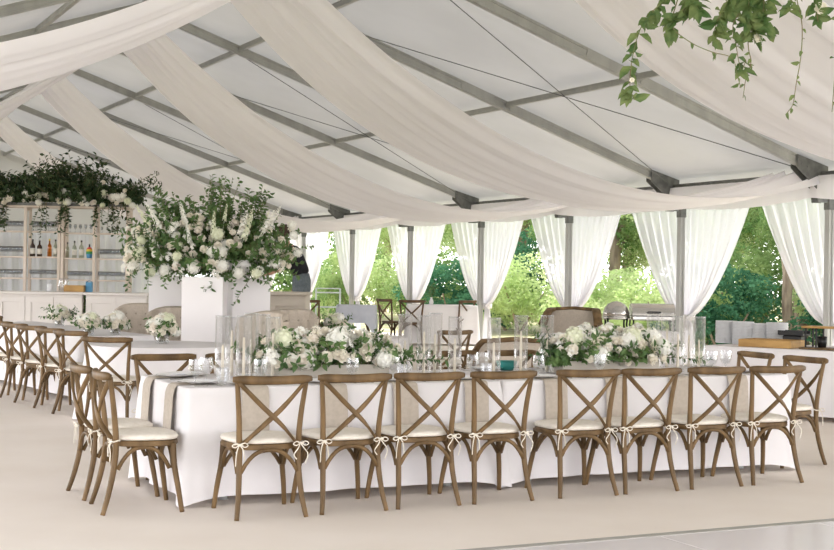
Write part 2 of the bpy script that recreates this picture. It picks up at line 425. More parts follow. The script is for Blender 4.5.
def hyd_mesh(name, m, seed, n=46):
    r = random.Random(seed); mb = MB()
    mb.lathe([(.0, -.8), (.5, -.65), (.78, -.2), (.78, .25), (.5, .65), (0, .82)], 10)
    for k in range(n):
        z = 1-1.75*(k+.5)/n; a = k*2.39996; q = math.sqrt(max(0, 1-z*z)); nrm = Vector((q*cos(a), q*sin(a), z))
        c = nrm*(.88+r.uniform(-.05, .12)); u = nrm.orthogonal().normalized(); v = nrm.cross(u); b = r.uniform(0, 2)
        for p in range(4):
            aa = b+p*PI/2; dx = u*cos(aa)+v*sin(aa); dy = u*cos(aa+.75)+v*sin(aa+.75); dz = u*cos(aa-.75)+v*sin(aa-.75)
            mb.add([c, c+dz*.14+nrm*.03, c+dx*.23+nrm*.06, c+dy*.14+nrm*.03], [(0, 1, 2, 3)])
    return mb.mesh(name, m, False)
def spray_mesh(name, m, seed):   # small five petalled blossoms in a loose cluster
    r = random.Random(seed); mb = MB()
    for k in range(9):
        c = rvec(r)*r.uniform(.3, .9); nrm = (c.normalized()+Vector((0, 0, .4))).normalized(); u = nrm.orthogonal().normalized(); v = nrm.cross(u); b = r.uniform(0, 2)
        for p in range(5):
            aa = b+p*2*PI/5; f = lambda q: u*cos(q)+v*sin(q)
            mb.add([c, c+f(aa-.5)*.24+nrm*.07, c+f(aa)*.36+nrm*.05, c+f(aa+.5)*.24+nrm*.07], [(0, 1, 2, 3)])
    return mb.mesh(name, m, False)
def spike_mesh(name, m, seed):   # upright flower spire, unit length along z
    r = random.Random(seed); mb = MB(); mb.tube([(0, 0, -.5), (0, 0, 1)], [.012, .006], 5)
    for k in range(26):
        z = .05+.92*k/26; a = k*2.4; s = .085*(1.05-z*.75); c = Vector((cos(a)*s*.9, sin(a)*s*.9, z)); nrm = Vector((cos(a), sin(a), .35)).normalized(); u = nrm.orthogonal().normalized(); v = nrm.cross(u)
        for p in range(5):
            aa = p*2*PI/5+a; f = lambda q: u*cos(q)+v*sin(q)
            mb.add([c, c+f(aa-.5)*s*.8+nrm*.02, c+f(aa)*s*1.15+nrm*.015, c+f(aa+.5)*s*.8+nrm*.02], [(0, 1, 2, 3)])
    return mb.mesh(name, m, False)
ROSE = [rose_mesh('rose', M['rose'], 1), rose_mesh('rose', M['rose'], 2), rose_mesh('rose', M['blush'], 3)]
HYD = [hyd_mesh('hydrangea', M['hyd'], 4), hyd_mesh('hydrangea', M['greenb'], 5)]
SPR = [spray_mesh('small_blossom', M['hyd'], 6), spray_mesh('small_blossom', M['rose'], 8)]
SPK = [spike_mesh('flower_spire', M['hyd'], 9), spike_mesh('flower_spire', M['greenb'], 10)]
def bloom(parent, kind, p, d, s, r):
    me = {'rose': ROSE, 'hydrangea': HYD, 'small_blossom': SPR, 'flower_spire': SPK}[kind]
    me = me[0] if r.random() < .55 else r.choice(me)
    q = Vector(d).normalized().to_track_quat('Z', 'Y').to_euler()
    return inst(kind, me, parent, p, q, s)

# ------------------------------------------------------------------ outside greenery
def crown_mesh(name, m, seed, n, rad, leafs):
    r = random.Random(seed); mb = MB(); cl = []
    for k in range(26): 
        v = rvec(r); cl.append((Vector((v.x*rad[0], v.y*rad[1], v.z*rad[2]))*r.uniform(.35, .9), r.uniform(.22, .4)))
    for k in range(n):
        c, q = r.choice(cl); v = rvec(r)*r.uniform(.75, 1.0)*q
        p = c+Vector((v.x*rad[0], v.y*rad[1], v.z*rad[2])); s = leafs*r.uniform(.6, 1.3)
        d = (v*.6+Vector((r.uniform(-1, 1), r.uniform(-1, 1), r.uniform(-.9, .3)))).normalized(); sd = d.cross(rvec(r)).normalized()
        mb.add([p, p+d*s*.5+sd*s*.3, p+d*s, p+d*s*.5-sd*s*.3], [(0, 1, 2, 3)])
    return mb.mesh(name, m)
CROWN = [crown_mesh('crown', M['tree1'], 21, 9000, (2.6, 2.6, 2.6), .15), crown_mesh('crown', M['tree2'], 22, 8500, (2.6, 2.6, 2.8), .15), crown_mesh('crown', M['tree3'], 23, 9000, (2.4, 2.4, 2.2), .15)]
BUSH = [crown_mesh('foliage', M['tree1'], 24, 7500, (1.3, 1.3, 1.0), .085), crown_mesh('foliage', M['tree2'], 25, 7500, (1.3, 1.3, 1.05), .085), crown_mesh('foliage', M['tree3'], 26, 8500, (1.3, 1.3, 1.0), .09)]
def trunk_mesh(seed, h):
    r = random.Random(seed); mb = MB(); pts = [Vector((0, 0, -.1))]; q = Vector((0, 0, 0))
    for i in range(9): q = q+Vector((r.uniform(-.12, .12), r.uniform(-.12, .12), 0)); pts.append(Vector((q.x, q.y, h*(i+1)/9)))
    mb.tube(pts, [.2, .1], 10)
    for i in (4, 5, 6, 7):
        a = r.uniform(0, 6.28); p = pts[i]
        mb.tube([p, p+Vector((cos(a)*.5, sin(a)*.5, .5)), p+Vector((cos(a)*1.1, sin(a)*1.1, 1.3)), p+Vector((cos(a)*1.4, sin(a)*1.4, 2.2))], [.07, .02], 6)
    return mb.mesh('trunk', M['bark'], True)
TRUNK = [trunk_mesh(31, 5.2), trunk_mesh(32, 5.0), trunk_mesh(33, 5.5)]
POLE_PX = [417+F*tp(n, -.2, 0).x/tp(n, -.2, 0).y for n in range(9)]
def gapword(p):
    px = 417+F*p.x/p.y; i = sum(1 for q in POLE_PX if q > px); o_ = 'first second third fourth fifth sixth seventh eighth ninth'.split()
    if i == 0: return 'right of the rightmost tent pole'
    if i == 9: return 'left of the leftmost tent pole'
    return 'between %s and %s tent poles from right' % (o_[i-1], o_[i])
cn = ['bright green', 'mid green', 'deep green']
def tree(n, out, k, sc, rot, crowns):
    p = tp(n, -out, -.06)
    t = thing('tree', '%s bare-trunked tree %s' % (cn[k], gapword(p)), 'tree', p, rot, 'trees outside')
    t.scale = (sc, sc, sc)
    inst('trunk', TRUNK[k], t)
    for dx, dy, z, s in crowns: inst('crown', CROWN[k], t, (dx, dy, z), (0, 0, dx*3+z), s)
def bush(n, out, k, sc, rot):
    t = thing('bush', '%s leafy bush %s' % (cn[k], gapword(tp(n, -out, 0))), 'bush', tp(n, -out, -.06), rot, 'bushes outside')
    t.scale = (sc, sc, sc*R.uniform(.9, 1.25))
    inst('foliage', BUSH[k], t, (0, 0, .95))
    mb = MB()
    for a in (0, 2.1, 4.2): mb.tube([(0, 0, 0), (cos(a)*.3, sin(a)*.3, .5), (cos(a)*.6, sin(a)*.6, 1.0)], [.035, .015], 5)
    mb.build('stem', M['bark'], t)
for n, out, k, sc in ((-.6, 5.5, 2, 1.0), (.25, 4.5, 2, 1.1), (.62, 5.2, 2, 1.2), (.95, 4.2, 2, .95), (1.4, 6, 0, 1.3), (1.62, 2.9, 2, .95), (1.95, 7, 1, 1.0), (2.2, 5.5, 1, 1.2), (2.6, 4.2, 0, 1.15), (3.0, 6.5, 1, 1.3), (3.45, 4.6, 0, 1.2), (4.0, 6, 0, 1.2), (4.5, 4.4, 0, 1.25), (5.1, 5.2, 2, 1.2), (5.5, 4.2, 2, 1.1), (6.2, 5, 1, 1.3), (6.9, 5, 0, 1.2), (7.7, 4.5, 1, 1.3), (8.5, 5, 0, 1.2), (9.4, 5, 1, 1.4)):
    bush(n, out, k, sc, n*2.3)
for i, (n, out, k, sc) in enumerate(((-.9, 8, 1, 1.0), (.35, 7.5, 1, .95), (1.1, 9, 0, 1.1), (1.55, 11, 0, 1.1), (2.3, 8.2, 1, 1.0), (2.75, 11.5, 0, 1.2), (3.4, 8.5, 0, 1.0), (4.1, 10, 0, 1.15), (4.7, 8, 1, 1.0), (5.4, 10, 1, 1.2), (6.2, 8, 0, 1.1), (7.2, 9.5, 1, 1.2), (8.4, 8.5, 0, 1.2), (9.8, 9, 1, 1.3), (11.5, 8, 0, 1.4))):
    tree(n, out, k, sc, n*1.7, [(0, 0, 5.4, 1), (1.6, .6, 4.0, .62), (-1.5, -.8, 3.9, .6), (.5, -1.6, 3.0, .5), (-.6, 1.5, 2.6, .45)])
tree(1.45, 4.1, 1, .62, 1.2, [(0, 0, 6.2, .8), (1.2, .4, 5.0, .5), (-1.3, -.4, 4.8, .5), (.9, -.6, 3.4, .25)])
tree(1.75, 5.4, 2, .8, 2.2, [(0, 0, 5.8, .8), (-.8, .4, 3.4, .3)])
# far tree line, too dense to count
fr = MB(); r = random.Random(77)
for k in range(6500):
    n = r.uniform(-4, 20); o = r.uniform(15, 21); z = r.uniform(0, 1)**.9*9; p = tp(n, -o, z); s = r.uniform(.2, .45); d = rvec(r); sd = d.cross(rvec(r)).normalized()
    fr.add([p, p+d*s*.5+sd*s*.3, p+d*s, p+d*s*.5-sd*s*.3], [(0, 1, 2, 3)])
tag(fr.build('woodland', M['tree1']), 'bright dense woodland foliage far behind the curtains', 'woodland', kind='stuff')
fr = MB()
for k in range(5000):
    s_ = r.uniform(-6, 24); o = 9+r.uniform(3.2, 5)*1.6; z = r.uniform(0, 1)*6; p = tp(o, s_, z); s = r.uniform(.25, .55); d = rvec(r); sd = d.cross(rvec(r)).normalized()
    fr.add([p, p+d*s*.5+sd*s*.3, p+d*s, p+d*s*.5-sd*s*.3], [(0, 1, 2, 3)])
tag(fr.build('hedge', M['tree1']), 'green hedge far behind the bar shelves', 'hedge', kind='stuff')

# ------------------------------------------------------------------ cross-back chair
def arc_pts(a, b, mid, n=9):
    a, b, mid = Vector(a), Vector(b), Vector(mid); return [a*(1-t)**2+mid*2*t*(1-t)+b*t*t for t in [i/(n-1) for i in range(n)]]
def spl(pts, n=14):
    pts = [Vector(p) for p in pts]; P = [pts[0]*2-pts[1]]+pts+[pts[-1]*2-pts[-2]]; out = []
    for i in range(1, len(P)-2):
        for k in range(n//(len(pts)-1)+1):
            t = k/(n//(len(pts)-1)+1); a, b, c, d = P[i-1], P[i], P[i+1], P[i+2]
            out.append(.5*((2*b)+(c-a)*t+(2*a-5*b+4*c-d)*t*t+(3*b-a-3*c+d)*t**3))
    return out+[pts[-1]]
def rr_prof(w, h, b=.3):
    x, y = w/2, h/2; c = min(x, y)*b*2*.5
    return [(x-c, -y), (x, -y+c), (x, y-c), (x-c, y), (-x+c, y), (-x, y-c), (-x, -y+c), (-x+c, -y)]
def seat_outline(k=1.0, n=40):
    out = []
    for i in range(n):
        a = 2*PI*i/n; x, y = cos(a), sin(a)
        p = 3.2; q = (abs(x)**p+abs(y)**p)**(-1/p); X, Y = x*q, y*q
        wx = .215+.02*Y                      # wider at the front
        out.append((X*wx*k, .012+Y*.205*k))
    return out
def make_chair(wood='wood', name='cross_back_chair', cush=True):
    t = thing(name, 'chair', 'chair'); w = M[wood]
    for sx in (-1, 1):
        p = MB(); p.tube(spl([(sx*.222, -.266, 0), (sx*.203, -.228, .13), (sx*.191, -.195, .29), (sx*.19, -.185, .44), (sx*.198, -.2, .62), (sx*.222, -.232, .85)], 30), lambda q: .0155+.004*sin(PI*q), 8); p.build('back_post', w, t, True)
        p = MB(); p.tube(spl([(sx*.235, .225, 0), (sx*.222, .203, .14), (sx*.2, .178, .3), (sx*.192, .17, .432)], 18), [.0155, .021], 8); p.build('front_leg', w, t, True)
    # top rail: bent, bow shaped, rounded ends
    p = MB(); pts = [(.252*(-1+2*i/16), -.238+.045*(1-(-1+2*i/16)**2)*-1+.0, .857-.006*(1-(-1+2*i/16)**2)) for i in range(17)]
    p.sweep(pts, lambda i, q: rr_prof(.034*(1 if 0 < i < 16 else .7), .053*(1 if 1 < i < 15 else (.88 if 0 < i < 16 else .6)), .55)); p.build('top_rail', w, t, True)
    for sx in (-1, 1):
        p = MB(); off = .008*sx
        p.sweep(spl([(sx*.215, -.243+off, .838), (sx*.07, -.268+off, .69), (-sx*.06, -.258+off, .57), (-sx*.175, -.197+off*.5, .452)], 16), lambda i, q: rr_prof(.017, .03, .4), up=(sx*.6, 0, .8)); p.build('cross_slat', w, t, True)
    p = MB(); o = seat_outline(1.03); rows = []
    for z, k in ((.414, .97), (.42, 1.0), (.444, 1.0), (.45, .97)): rows.append([(x*k, y*k, z) for x, y in o])
    p.grid(rows, True); n = len(o); p.f += [tuple(range(n-1, -1, -1)), tuple(3*n+i for i in range(n))]; p.mi += [0, 0]; p.build('seat', w, t, auto=.6)
    # bent arches under the seat: back, front and both sides
    A = [((-.196, -.2, .28), (.196, -.2, .28)), ((-.203, .172, .275), (.203, .172, .275)), ((-.197, -.185, .275), (-.203, .16, .275)), ((.197, -.185, .275), (.203, .16, .275))]
    for a, b in A:
        a, b = Vector(a), Vector(b); m = (a+b)/2; pts = []
        ins = Vector((0, 0, 0))
        for i in range(15):
            u = -1+2*i/14; pts.append(m+(b-a)/2*u*.93+Vector((0, 0, .135*(1-abs(u)**2.6)))+ins)
        p = MB(); p.tube(pts, .0135, 7, up=(b-a).cross(Vector((0, 0, 1)))); p.build('arch_brace', w, t, True)
    if cush:
        p = MB(); rows = []
        for z, k in ((.451, .9), (.454, .98), (.464, 1.015), (.474, 1.015), (.484, .97), (.491, .82), (.495, .5), (.496, .12)): rows.append([(x*k, y*k+.004*(1-k), z) for x, y in o])
        p.grid(rows, True); p.f += [tuple(range(n-1, -1, -1)), tuple(7*n+i for i in range(n))]; p.mi += [0, 0]
        cu = p.build('cushion', M['cushion'], t, True)
        for sx in (-1, 1):   # tied bows round the posts
            r = random.Random(int(5+sx)); c = Vector((sx*.195, -.212, .455)); p = MB()
            p.tube([c+Vector((.028*cos(a), .022+.028*sin(a), .004*sin(2*a))) for a in [k*2*PI/14 for k in range(15)]], .005, 5)
            for s2 in (-1, 1):
                p.tube(spl([c, c+Vector((s2*.028, -.02, .012)), c+Vector((s2*.05, -.012, -.004)), c+Vector((s2*.03, -.014, -.014)), c], 20), .0036, 5)
                p.tube(spl([c, c+Vector((s2*.018, -.016, -.03)), c+Vector((s2*(.035+.01*sx), -.016, -.07)), c+Vector((s2*.028, -.016, -.115-.015*s2*sx))], 12), .0036, 5)
            p.lathe([(0, -.009), (.009, -.004), (.009, .004), (0, .009)], 7, tuple(c+Vector((0, -.008, 0)))); p.build('cushion_tie', M['cord'], t, True)
    return t
CHAIR = Kind(make_chair); FAR = Kind(lambda: make_chair('darkwood', 'cross_back_chair', False))
EI = [0, .559, 1.089, 1.643, 2.30, 2.826, 3.408, 3.964]; YA = [-.045, 0, -.016, -.006, -.067, -.006, -.018, -.043]
NI = [-.02, 0, .006, .004, -.003, -.0015, .011, .002]
SEAT_RAIL = .238
def put_chair(K_, rail, rot, label, group, sc=1):
    off = Vector((0, SEAT_RAIL*sc, 0)); off.rotate(Matrix.Rotation(rot, 3, 'Z')); K_.put(Vector((rail[0], rail[1], 0))+off, rot, label, group, sc)
side = ['leftmost', 'second from left', 'third from left', 'fourth from left', 'fifth from left', 'sixth from left', 'third from right', 'second from right']
side[7] = 'rightmost'; side[6] = 'second from right'; side[5] = 'third from right'
for i in range(8):
    put_chair(CHAIR, tw(EI[i]+(.018 if i < 4 else .03), NI[i]-.03), TH+YA[i], 'brown cross-back chair with ivory cushion, %s in the front row of eight' % side[i], 'front row chairs')
T_E0, T_E1, T_E2, T_E3, T_N0, T_N1 = -.35, 1.96, 1.985, 4.6, .53, 1.72
put_chair(CHAIR, tw(-.87, .62), TH-PI/2-.06, 'brown cross-back chair at the left end of the long table, nearer one', 'long table end chairs')
put_chair(CHAIR, tw(-.88, 1.2), TH-PI/2+.03, 'brown cross-back chair at the left end of the long table, half hidden farther one', 'long table end chairs')
put_chair(CHAIR, tw(5.05, .86), TH+PI/2+.05, 'brown cross-back chair at the right end of the long table, nearer one', 'long table end chairs')
put_chair(CHAIR, tw(5.06, 1.5), TH+PI/2-.05, 'brown cross-back chair at the right end of the long table, farther one', 'long table end chairs')
for e, lab in ((-.05, 'far side of long table, behind the wine glasses at left'), (.53, 'far side of long table, behind the left candle cylinders'), (2.4, 'far side of long table, behind the middle candle cylinders'), (2.98, 'far side of long table, behind the seam candle cylinders')):
    put_chair(CHAIR, tw(e, 2.18), TH+PI, 'brown cross-back chair, %s' % lab, 'far side chairs')

# ------------------------------------------------------------------ tables and cloths
def rect_loop(x0, x1, y0, y1, rad, step=.03):
    pts = []; 
    def seg(a, b, nrm):
        L = (Vector(b)-Vector(a)).length; m = max(2, int(L/step))
        for i in range(m): 
            t = i/m; pts.append((a[0]+(b[0]-a[0])*t, a[1]+(b[1]-a[1])*t, nrm[0], nrm[1], 0))
    def cor(cx, cy, a0):
        for i in range(7): 
            a = a0+PI/2*i/7; pts.append((cx+rad*cos(a), cy+rad*sin(a), cos(a), sin(a), sin(PI*i/7)))
    seg((x0+rad, y0), (x1-rad, y0), (0, -1)); cor(x1-rad, y0+rad, -PI/2)
    seg((x1, y0+rad), (x1, y1-rad), (1, 0)); cor(x1-rad, y1-rad, 0)
    seg((x1-rad, y1), (x0+rad, y1), (0, 1)); cor(x0+rad, y1-rad, PI/2)
    seg((x0, y1-rad), (x0, y0+rad), (-1, 0)); cor(x0+rad, y0+rad, PI)
    return pts
def cloth_mesh(loop, h, seed, amp=.022, hem=.055, flare=.02, freq=9.0, corner=.07, topn=True):
    r = random.Random(seed); ph = [r.uniform(0, 6) for _ in range(4)]; mb = MB(); n = len(loop); dist = 0; D = []
    for i, p in enumerate(loop):
        D.append(dist); q = loop[(i+1) % n]; dist += math.hypot(q[0]-p[0], q[1]-p[1])
    kf = [round(freq*dist/6.28*f)*6.28/dist for f in (1, 1.73, .47)]
    cb = []
    for i in range(n):
        m = 0
        for j in range(-6, 7): m = max(m, loop[(i+j) % n][4]*max(0, 1-abs(j)/7))
        cb.append(m)
    rows = [[(p[0]-p[2]*q, p[1]-p[3]*q, h) for p in loop] for q in (.028, .02, .009)]; rows.append([(p[0]-p[2]*.003, p[1]-p[3]*.003, h-.002) for p in loop]); rows.append([(p[0], p[1], h-.006) for p in loop])
    for k in range(1, 13):
        t = k/12; row = []
        for i, p in enumerate(loop):
            a = amp*t*(.6*sin(kf[0]*D[i]+ph[0])+.45*sin(kf[1]*D[i]+ph[1]+t)+.5*sin(kf[2]*D[i]+ph[2]))
            o = .004+flare*t+a*(1-.5*cb[i])+corner*cb[i]*t**.8
            lo = hem*(1-cb[i])+.008*cb[i]
            row.append((p[0]+p[2]*o, p[1]+p[3]*o, h-.006-(h-.006-lo)*t))
        rows.append(row)
    mb.grid(rows, True); b = 0
    mb.f.append(tuple(range(n-1, -1, -1))[::-1]); mb.mi.append(0)
    return mb
def long_table(x0, x1, y0, y1, name, label, clabel, org, rot, seed, h=.75):
    t = thing('banquet_table', label, 'table', org, rot)
    mb = MB(); mb.box(((x0+x1)/2, (y0+y1)/2, h-.02), (x1-x0-.03, y1-y0-.03, .03), bev=.008); mb.build('tabletop', M['goldwood'], t)
    for sx in (x0+.32, x1-.32):
        for sy in (y0+.2, y1-.2):
            mb = MB(); mb.tube([(sx, sy, 0), (sx, sy, h-.035)], .016, 10); mb.lathe([(.03, 0), (.03, .01), (.018, .03)], 10, (sx, sy, 0)); mb.build('leg', M['alu'], t, True)
    o = cloth_mesh(rect_loop(x0, x1, y0, y1, .03), h+.01, seed).build('tablecloth', M['cloth'], smooth=False, auto=.9); o.location = org; o.rotation_euler = (0, 0, rot)
    tag(o, clabel, 'tablecloth', 'white tablecloths')
long_table(T_E0, T_E1, T_N0, T_N1, 'a', 'long banquet table under the front left white cloth', 'white floor-length cloth on the left half of the long front table', ROW, TH, 1)
long_table(T_E2, T_E3, T_N0, T_N1, 'b', 'long banquet table under the front right white cloth', 'white floor-length cloth on the right half of the long front table', ROW, TH, 2)
TZ = .761
def round_table(c, rad, label, clabel, seed, h=.75):
    t = thing('round_table', label, 'table', (c[0], c[1], 0))
    mb = MB(); mb.lathe([(0, h-.035), (rad-.02, h-.035), (rad-.015, h-.02), (rad-.02, h-.005), (0, h-.005)], 40); mb.build('tabletop', M['goldwood'], t)
    for a in (0.4, 1.97, 3.54, 5.11):
        mb = MB(); mb.tube([(cos(a)*rad*.6, sin(a)*rad*.6, 0), (cos(a)*rad*.55, sin(a)*rad*.55, h-.035)], .016, 8); mb.build('leg', M['alu'], t, True)
    n = 110; loop = [(rad*cos(2*PI*i/n), rad*sin(2*PI*i/n), cos(2*PI*i/n), sin(2*PI*i/n), 0) for i in range(n)]
    o = cloth_mesh(loop, h+.01, seed, amp=.05, hem=.012, flare=.06, freq=15).build('tablecloth', M['cloth'], auto=.9); o.location = (c[0], c[1], 0)
    tag(o, clabel, 'tablecloth', 'white tablecloths')
T3, T4, T5 = (-2.62, 13.95), (-.95, 16.3), (2.35, 17.7)
round_table(T3, .74, 'round table left, before the white pedestals', 'white cloth on the round table before the white pedestals', 3)
round_table(T4, .85, 'round table behind the middle of the long table', 'white cloth on the round table behind the left centrepiece', 4)
round_table(T5, .8, 'round table behind the right centrepiece', 'white cloth on the round table behind the right centrepiece', 5)
T2A = math.atan2(.835, -.55); T2O = Vector((-3.42, 15.6, 0))
long_table(0, 4.4, -.45, .45, 'c', 'long banquet table at the far left beside the row of chairs', 'white floor-length cloth on the long table at far left', T2O, T2A, 6)
def t2(a, b): d = Vector((cos(T2A), sin(T2A), 0)); q = Vector((-d.y, d.x, 0)); return T2O+d*a+q*b

# left background chairs
fa = math.atan2(-.70, .71)
lw_ = ['nearest of the row at the far left table', 'second nearest of the row at the far left table', 'middle of the row at the far left table', 'fourth of the row at the far left table', 'last of the row, at the left picture edge']
for i, (x, y) in enumerate(((-3.58, 14.1), (-3.95, 14.66), (-4.31, 15.22), (-4.66, 15.78), (-5.02, 16.34))):
    put_chair(CHAIR, (x, y), -.58-(.1*(i % 2)), 'brown cross-back chair, %s' % lw_[i], 'far left table chairs')
put_chair(CHAIR, (-5.75, 18.3), -.5, 'dark cross-back chair at the left picture edge behind the row', 'far left table chairs')
put_chair(CHAIR, (-2.92, 12.86), -.12, 'brown cross-back chair drawn up to the round table before the pedestals', 'round table chairs')
put_chair(CHAIR, (.45, 15.75), .6, 'brown cross-back chair at the round table behind the middle candle cylinders', 'round table chairs')

# ------------------------------------------------------------------ tufted upholstered chairs and settees
def make_tufted():
    t = thing('tufted_chair', 'x', 'upholstered chair')
    mb = MB(); mb.box((0, .0, .36), (.58, .56, .2), bev=.04); mb.build('seat', M['tuft'], t)
    rows = []; NX, NZ = 36, 30
    for i in range(NZ+1):
        v = i/NZ; z = .3+.77*v; row = []
        for j in range(NX+1):
            u = -1+2*j/NX
            top = 1.07-.09*abs(u)**3; zz = .3+(top-.3)*v
            wing = .16*max(0, abs(u)-.55)/.45
            dim = .018*abs(sin(PI*(u*3+v*3)))*abs(sin(PI*(u*3-v*3)))
            row.append((u*.32*(1+.06*v), -.26-.1*v+wing+dim, zz))
        rows.append(row)
    back = [[(x*1.01, y-.1 if 0 < 1 else y, z+.005) for x, y, z in r_] for r_ in rows]
    mb.grid(rows); mb.grid(back)
    b0 = len(mb.v)
    mb.grid([rows[-1], [(x*1.01, y-.05, z+.02) for x, y, z in rows[-1]], back[-1]])
    for k in (0, -1): mb.grid([[r_[k] for r_ in rows], [r_[k] for r_ in back]])
    bk = mb.build('backrest', M['tuft'], t, True)
    for a in range(4):
        for b in range(-2, 3):
            u = b/2.6+(.19 if a % 2 else 0); v = .3+a*.19
            if abs(u) > .75: continue
            mb = MB(); mb.lathe([(0, -.008), (.012, -.004), (.012, .004), (0, .008)], 8); o = mb.build('button', M['button'], bk); o.location = (u*.32, -.26-.1*v+.012, .3+.75*v); o.rotation_euler = (PI/2, 0, 0)
    for sx in (-1, 1):
        for sy in (-1, 1):
            mb = MB(); mb.tube([(sx*.24, sy*.22, 0), (sx*.23, sy*.21, .28)], [.014, .022], 8); mb.build('leg', M['wood'], t, True)
    return t
TUFT = Kind(make_tufted)
TUFT.put((-3.5, 17.35, 0), PI+.25, 'oatmeal tufted chair left of the white pedestals, cut by the first pedestal', 'tufted chairs')
TUFT.put((-2.84, 16.0, 0), PI+.15, 'oatmeal tufted chair in front of the leftmost white pedestal', 'tufted chairs')
TUFT.put((-1.83, 14.72, 0), PI-.62, 'oatmeal tufted chair right of the round table, behind the left candle cylinders', 'tufted chairs')
TUFT.put((-1.55, 15.75, 0), PI-.3, 'oatmeal tufted chair below the beige cabinet, behind the left centrepiece', 'tufted chairs')
def settee(loc, rot, wd, label, h=.92):
    t = thing('settee', label, 'settee', loc, rot, 'settees')
    mb = MB(); mb.box((0, 0, .38), (wd-.04, .58, .16), bev=.04); mb.build('seat', M['tuft'], t)
    mb = MB(); rows = []; rail = []
    for j in range(31):
        u = -1+2*j/30; a = abs(u); y = -.3+.42*max(0, a-.72)/.28*1.0; x = u*wd/2*(1 if a < .72 else 1.0-.06*(a-.72)/.28); z1 = h-.03*a-.2*max(0, (a-.78)/.22)**1.5
        rows.append([(x, y-.03, .3), (x, y-.05, z1), (x, y+.05, z1), (x, y+.06, .3)]); rail.append((x, y-.002, z1+.02))
    mb.grid(rows, False); mb.build('backrest', M['tuft'], t, True)
    mb = MB(); mb.sweep(rail, lambda i, q: rr_prof(.12, .05, .5)); mb.build('wood_trim', M['wood'], t, True)
    mb = MB(); mb.box((0, .28, .29), (wd-.05, .04, .07), bev=.01); mb.box((0, -.3, .29), (wd-.05, .04, .07), bev=.01); mb.build('seat_frame', M['wood'], t)
    for sx in (-1, 1):
        for sy in (-1, 1):
            mb = MB(); mb.tube([(sx*wd*.44, sy*.25, 0), (sx*wd*.43, sy*.24, .28)], [.018, .028], 8); mb.build('leg', M['wood'], t, True)
settee((2.2, 19.3, 0), PI-.25, .84, 'beige settee with curved wood-trimmed back, left of the round chafing dish', 1.05)
settee((1.05, 15.3, 0), .15, .8, 'low beige settee with wooden frame behind the seam candle cylinders', .8)

# ------------------------------------------------------------------ table settings
CY = Kind(lambda: mk_vase())
def mk_vase():
    t = thing('cylinder_vase', 'x', 'vase'); mb = MB()
    mb.lathe([(.049, 0), (.05, .002), (.05, .45), (.0475, .45), (.0475, .012), (0, .012)], 28); mb.build('glass_wall', M['glass'], t, True)
    mb = MB(); mb.lathe([(.0505, .443), (.0515, .447), (.0505, .452), (.047, .452), (.0465, .447), (.047, .443)], 28); mb.build('rim', M['cut'], t, True)
    return t
def mk_candle():
    t = thing('taper_candle', 'x', 'candle'); mb = MB()
    mb.lathe([(.0125, .0), (.0125, .03), (.0118, .05), (.0085, .3), (.006, .318), (0, .322)], 12); mb.build('wax', M['candle'], t, True)
    mb = MB(); mb.tube([(0, 0, .32), (.001, 0, .335)], .0012, 5); mb.build('wick', M['wick'], t)
    mb = MB(); mb.lathe([(.03, 0), (.03, .006), (.016, .012), (.016, .03), (.0128, .03)], 14); mb.build('holder', M['glass'], t, True)
    return t
CA = Kind(mk_candle)
clus = {'left cluster': [(224, .95, 1), (245, .9, 1), (252, 1.22, 1.02), (264, 1.3, 1), (274, .98, .98), (233, 1.35, .95)],
        'middle cluster left of the seam': [(406, 1.35, 1), (425, 1.05, 1.0), (436, 1.22, 1.03), (456, 1.05, .98)],
        'middle cluster by the seam': [(495, .98, .97), (522, 1.08, 1), (548, 1.12, 1)],
        'right cluster': [(654, 1.2, 1), (668, 1.35, 1.03), (679, 1.02, 1), (690, 1.32, 1), (700, 1.12, .98)]}
EXTRA = {('right cluster', 1): 1}
for cname, L in clus.items():
    order = sorted(L); nn = len(order)
    for i, (px, n, s) in enumerate(order):
        p = tw(e_at(px, n), n, TZ); wd = 'leftmost' if i == 0 else ('rightmost' if i == nn-1 else ORD[i]+' from left')
        CY.put(p, 0, 'tall clear glass cylinder, %s in the %s' % (wd, cname), 'candle cylinders', (1.05*s, 1.05*s, s))
        CA.put(p+Vector((0, 0, .0125)), i*.7, 'ivory taper candle in the %s cylinder, %s' % (wd, cname), 'taper candles', (1, 1, .75+.25*((i*7) % 4)/3))
def mk_goblet():
    t = thing('goblet', 'x', 'glass'); mb = MB()
    mb.lathe([(.0, .0), (.033, .002), (.032, .004), (.008, .012), (.0055, .03), (.0065, .045)], 16); mb.build('stem', M['cut'], t, True)
    mb = MB(); seg = 18; mb.lathe([(.006, .045), (.03, .062), (.041, .09), (.042, .115), (.038, .15), (.036, .15), (.039, .113), (.037, .09), (.02, .062), (0, .055)], seg); mb.build('bowl', M['cut'], t, auto=.3)
    return t
GOB = Kind(mk_goblet)
def mk_tumbler():
    t = thing('tumbler', 'x', 'glass'); mb = MB()
    mb.lathe([(.0, .0), (.03, .0), (.036, .05), (.038, .1), (.036, .1), (.033, .05), (.027, .012), (0, .012)], 10); mb.build('body', M['cut'], t, auto=.3); 
    mb = MB(); mb.lathe([(.0385, .097), (.039, .1), (.0385, .103), (.0355, .103), (.035, .1), (.0355, .097)], 20); mb.build('rim', M['cut'], t, True)
    return t
TUM = Kind(mk_tumbler)
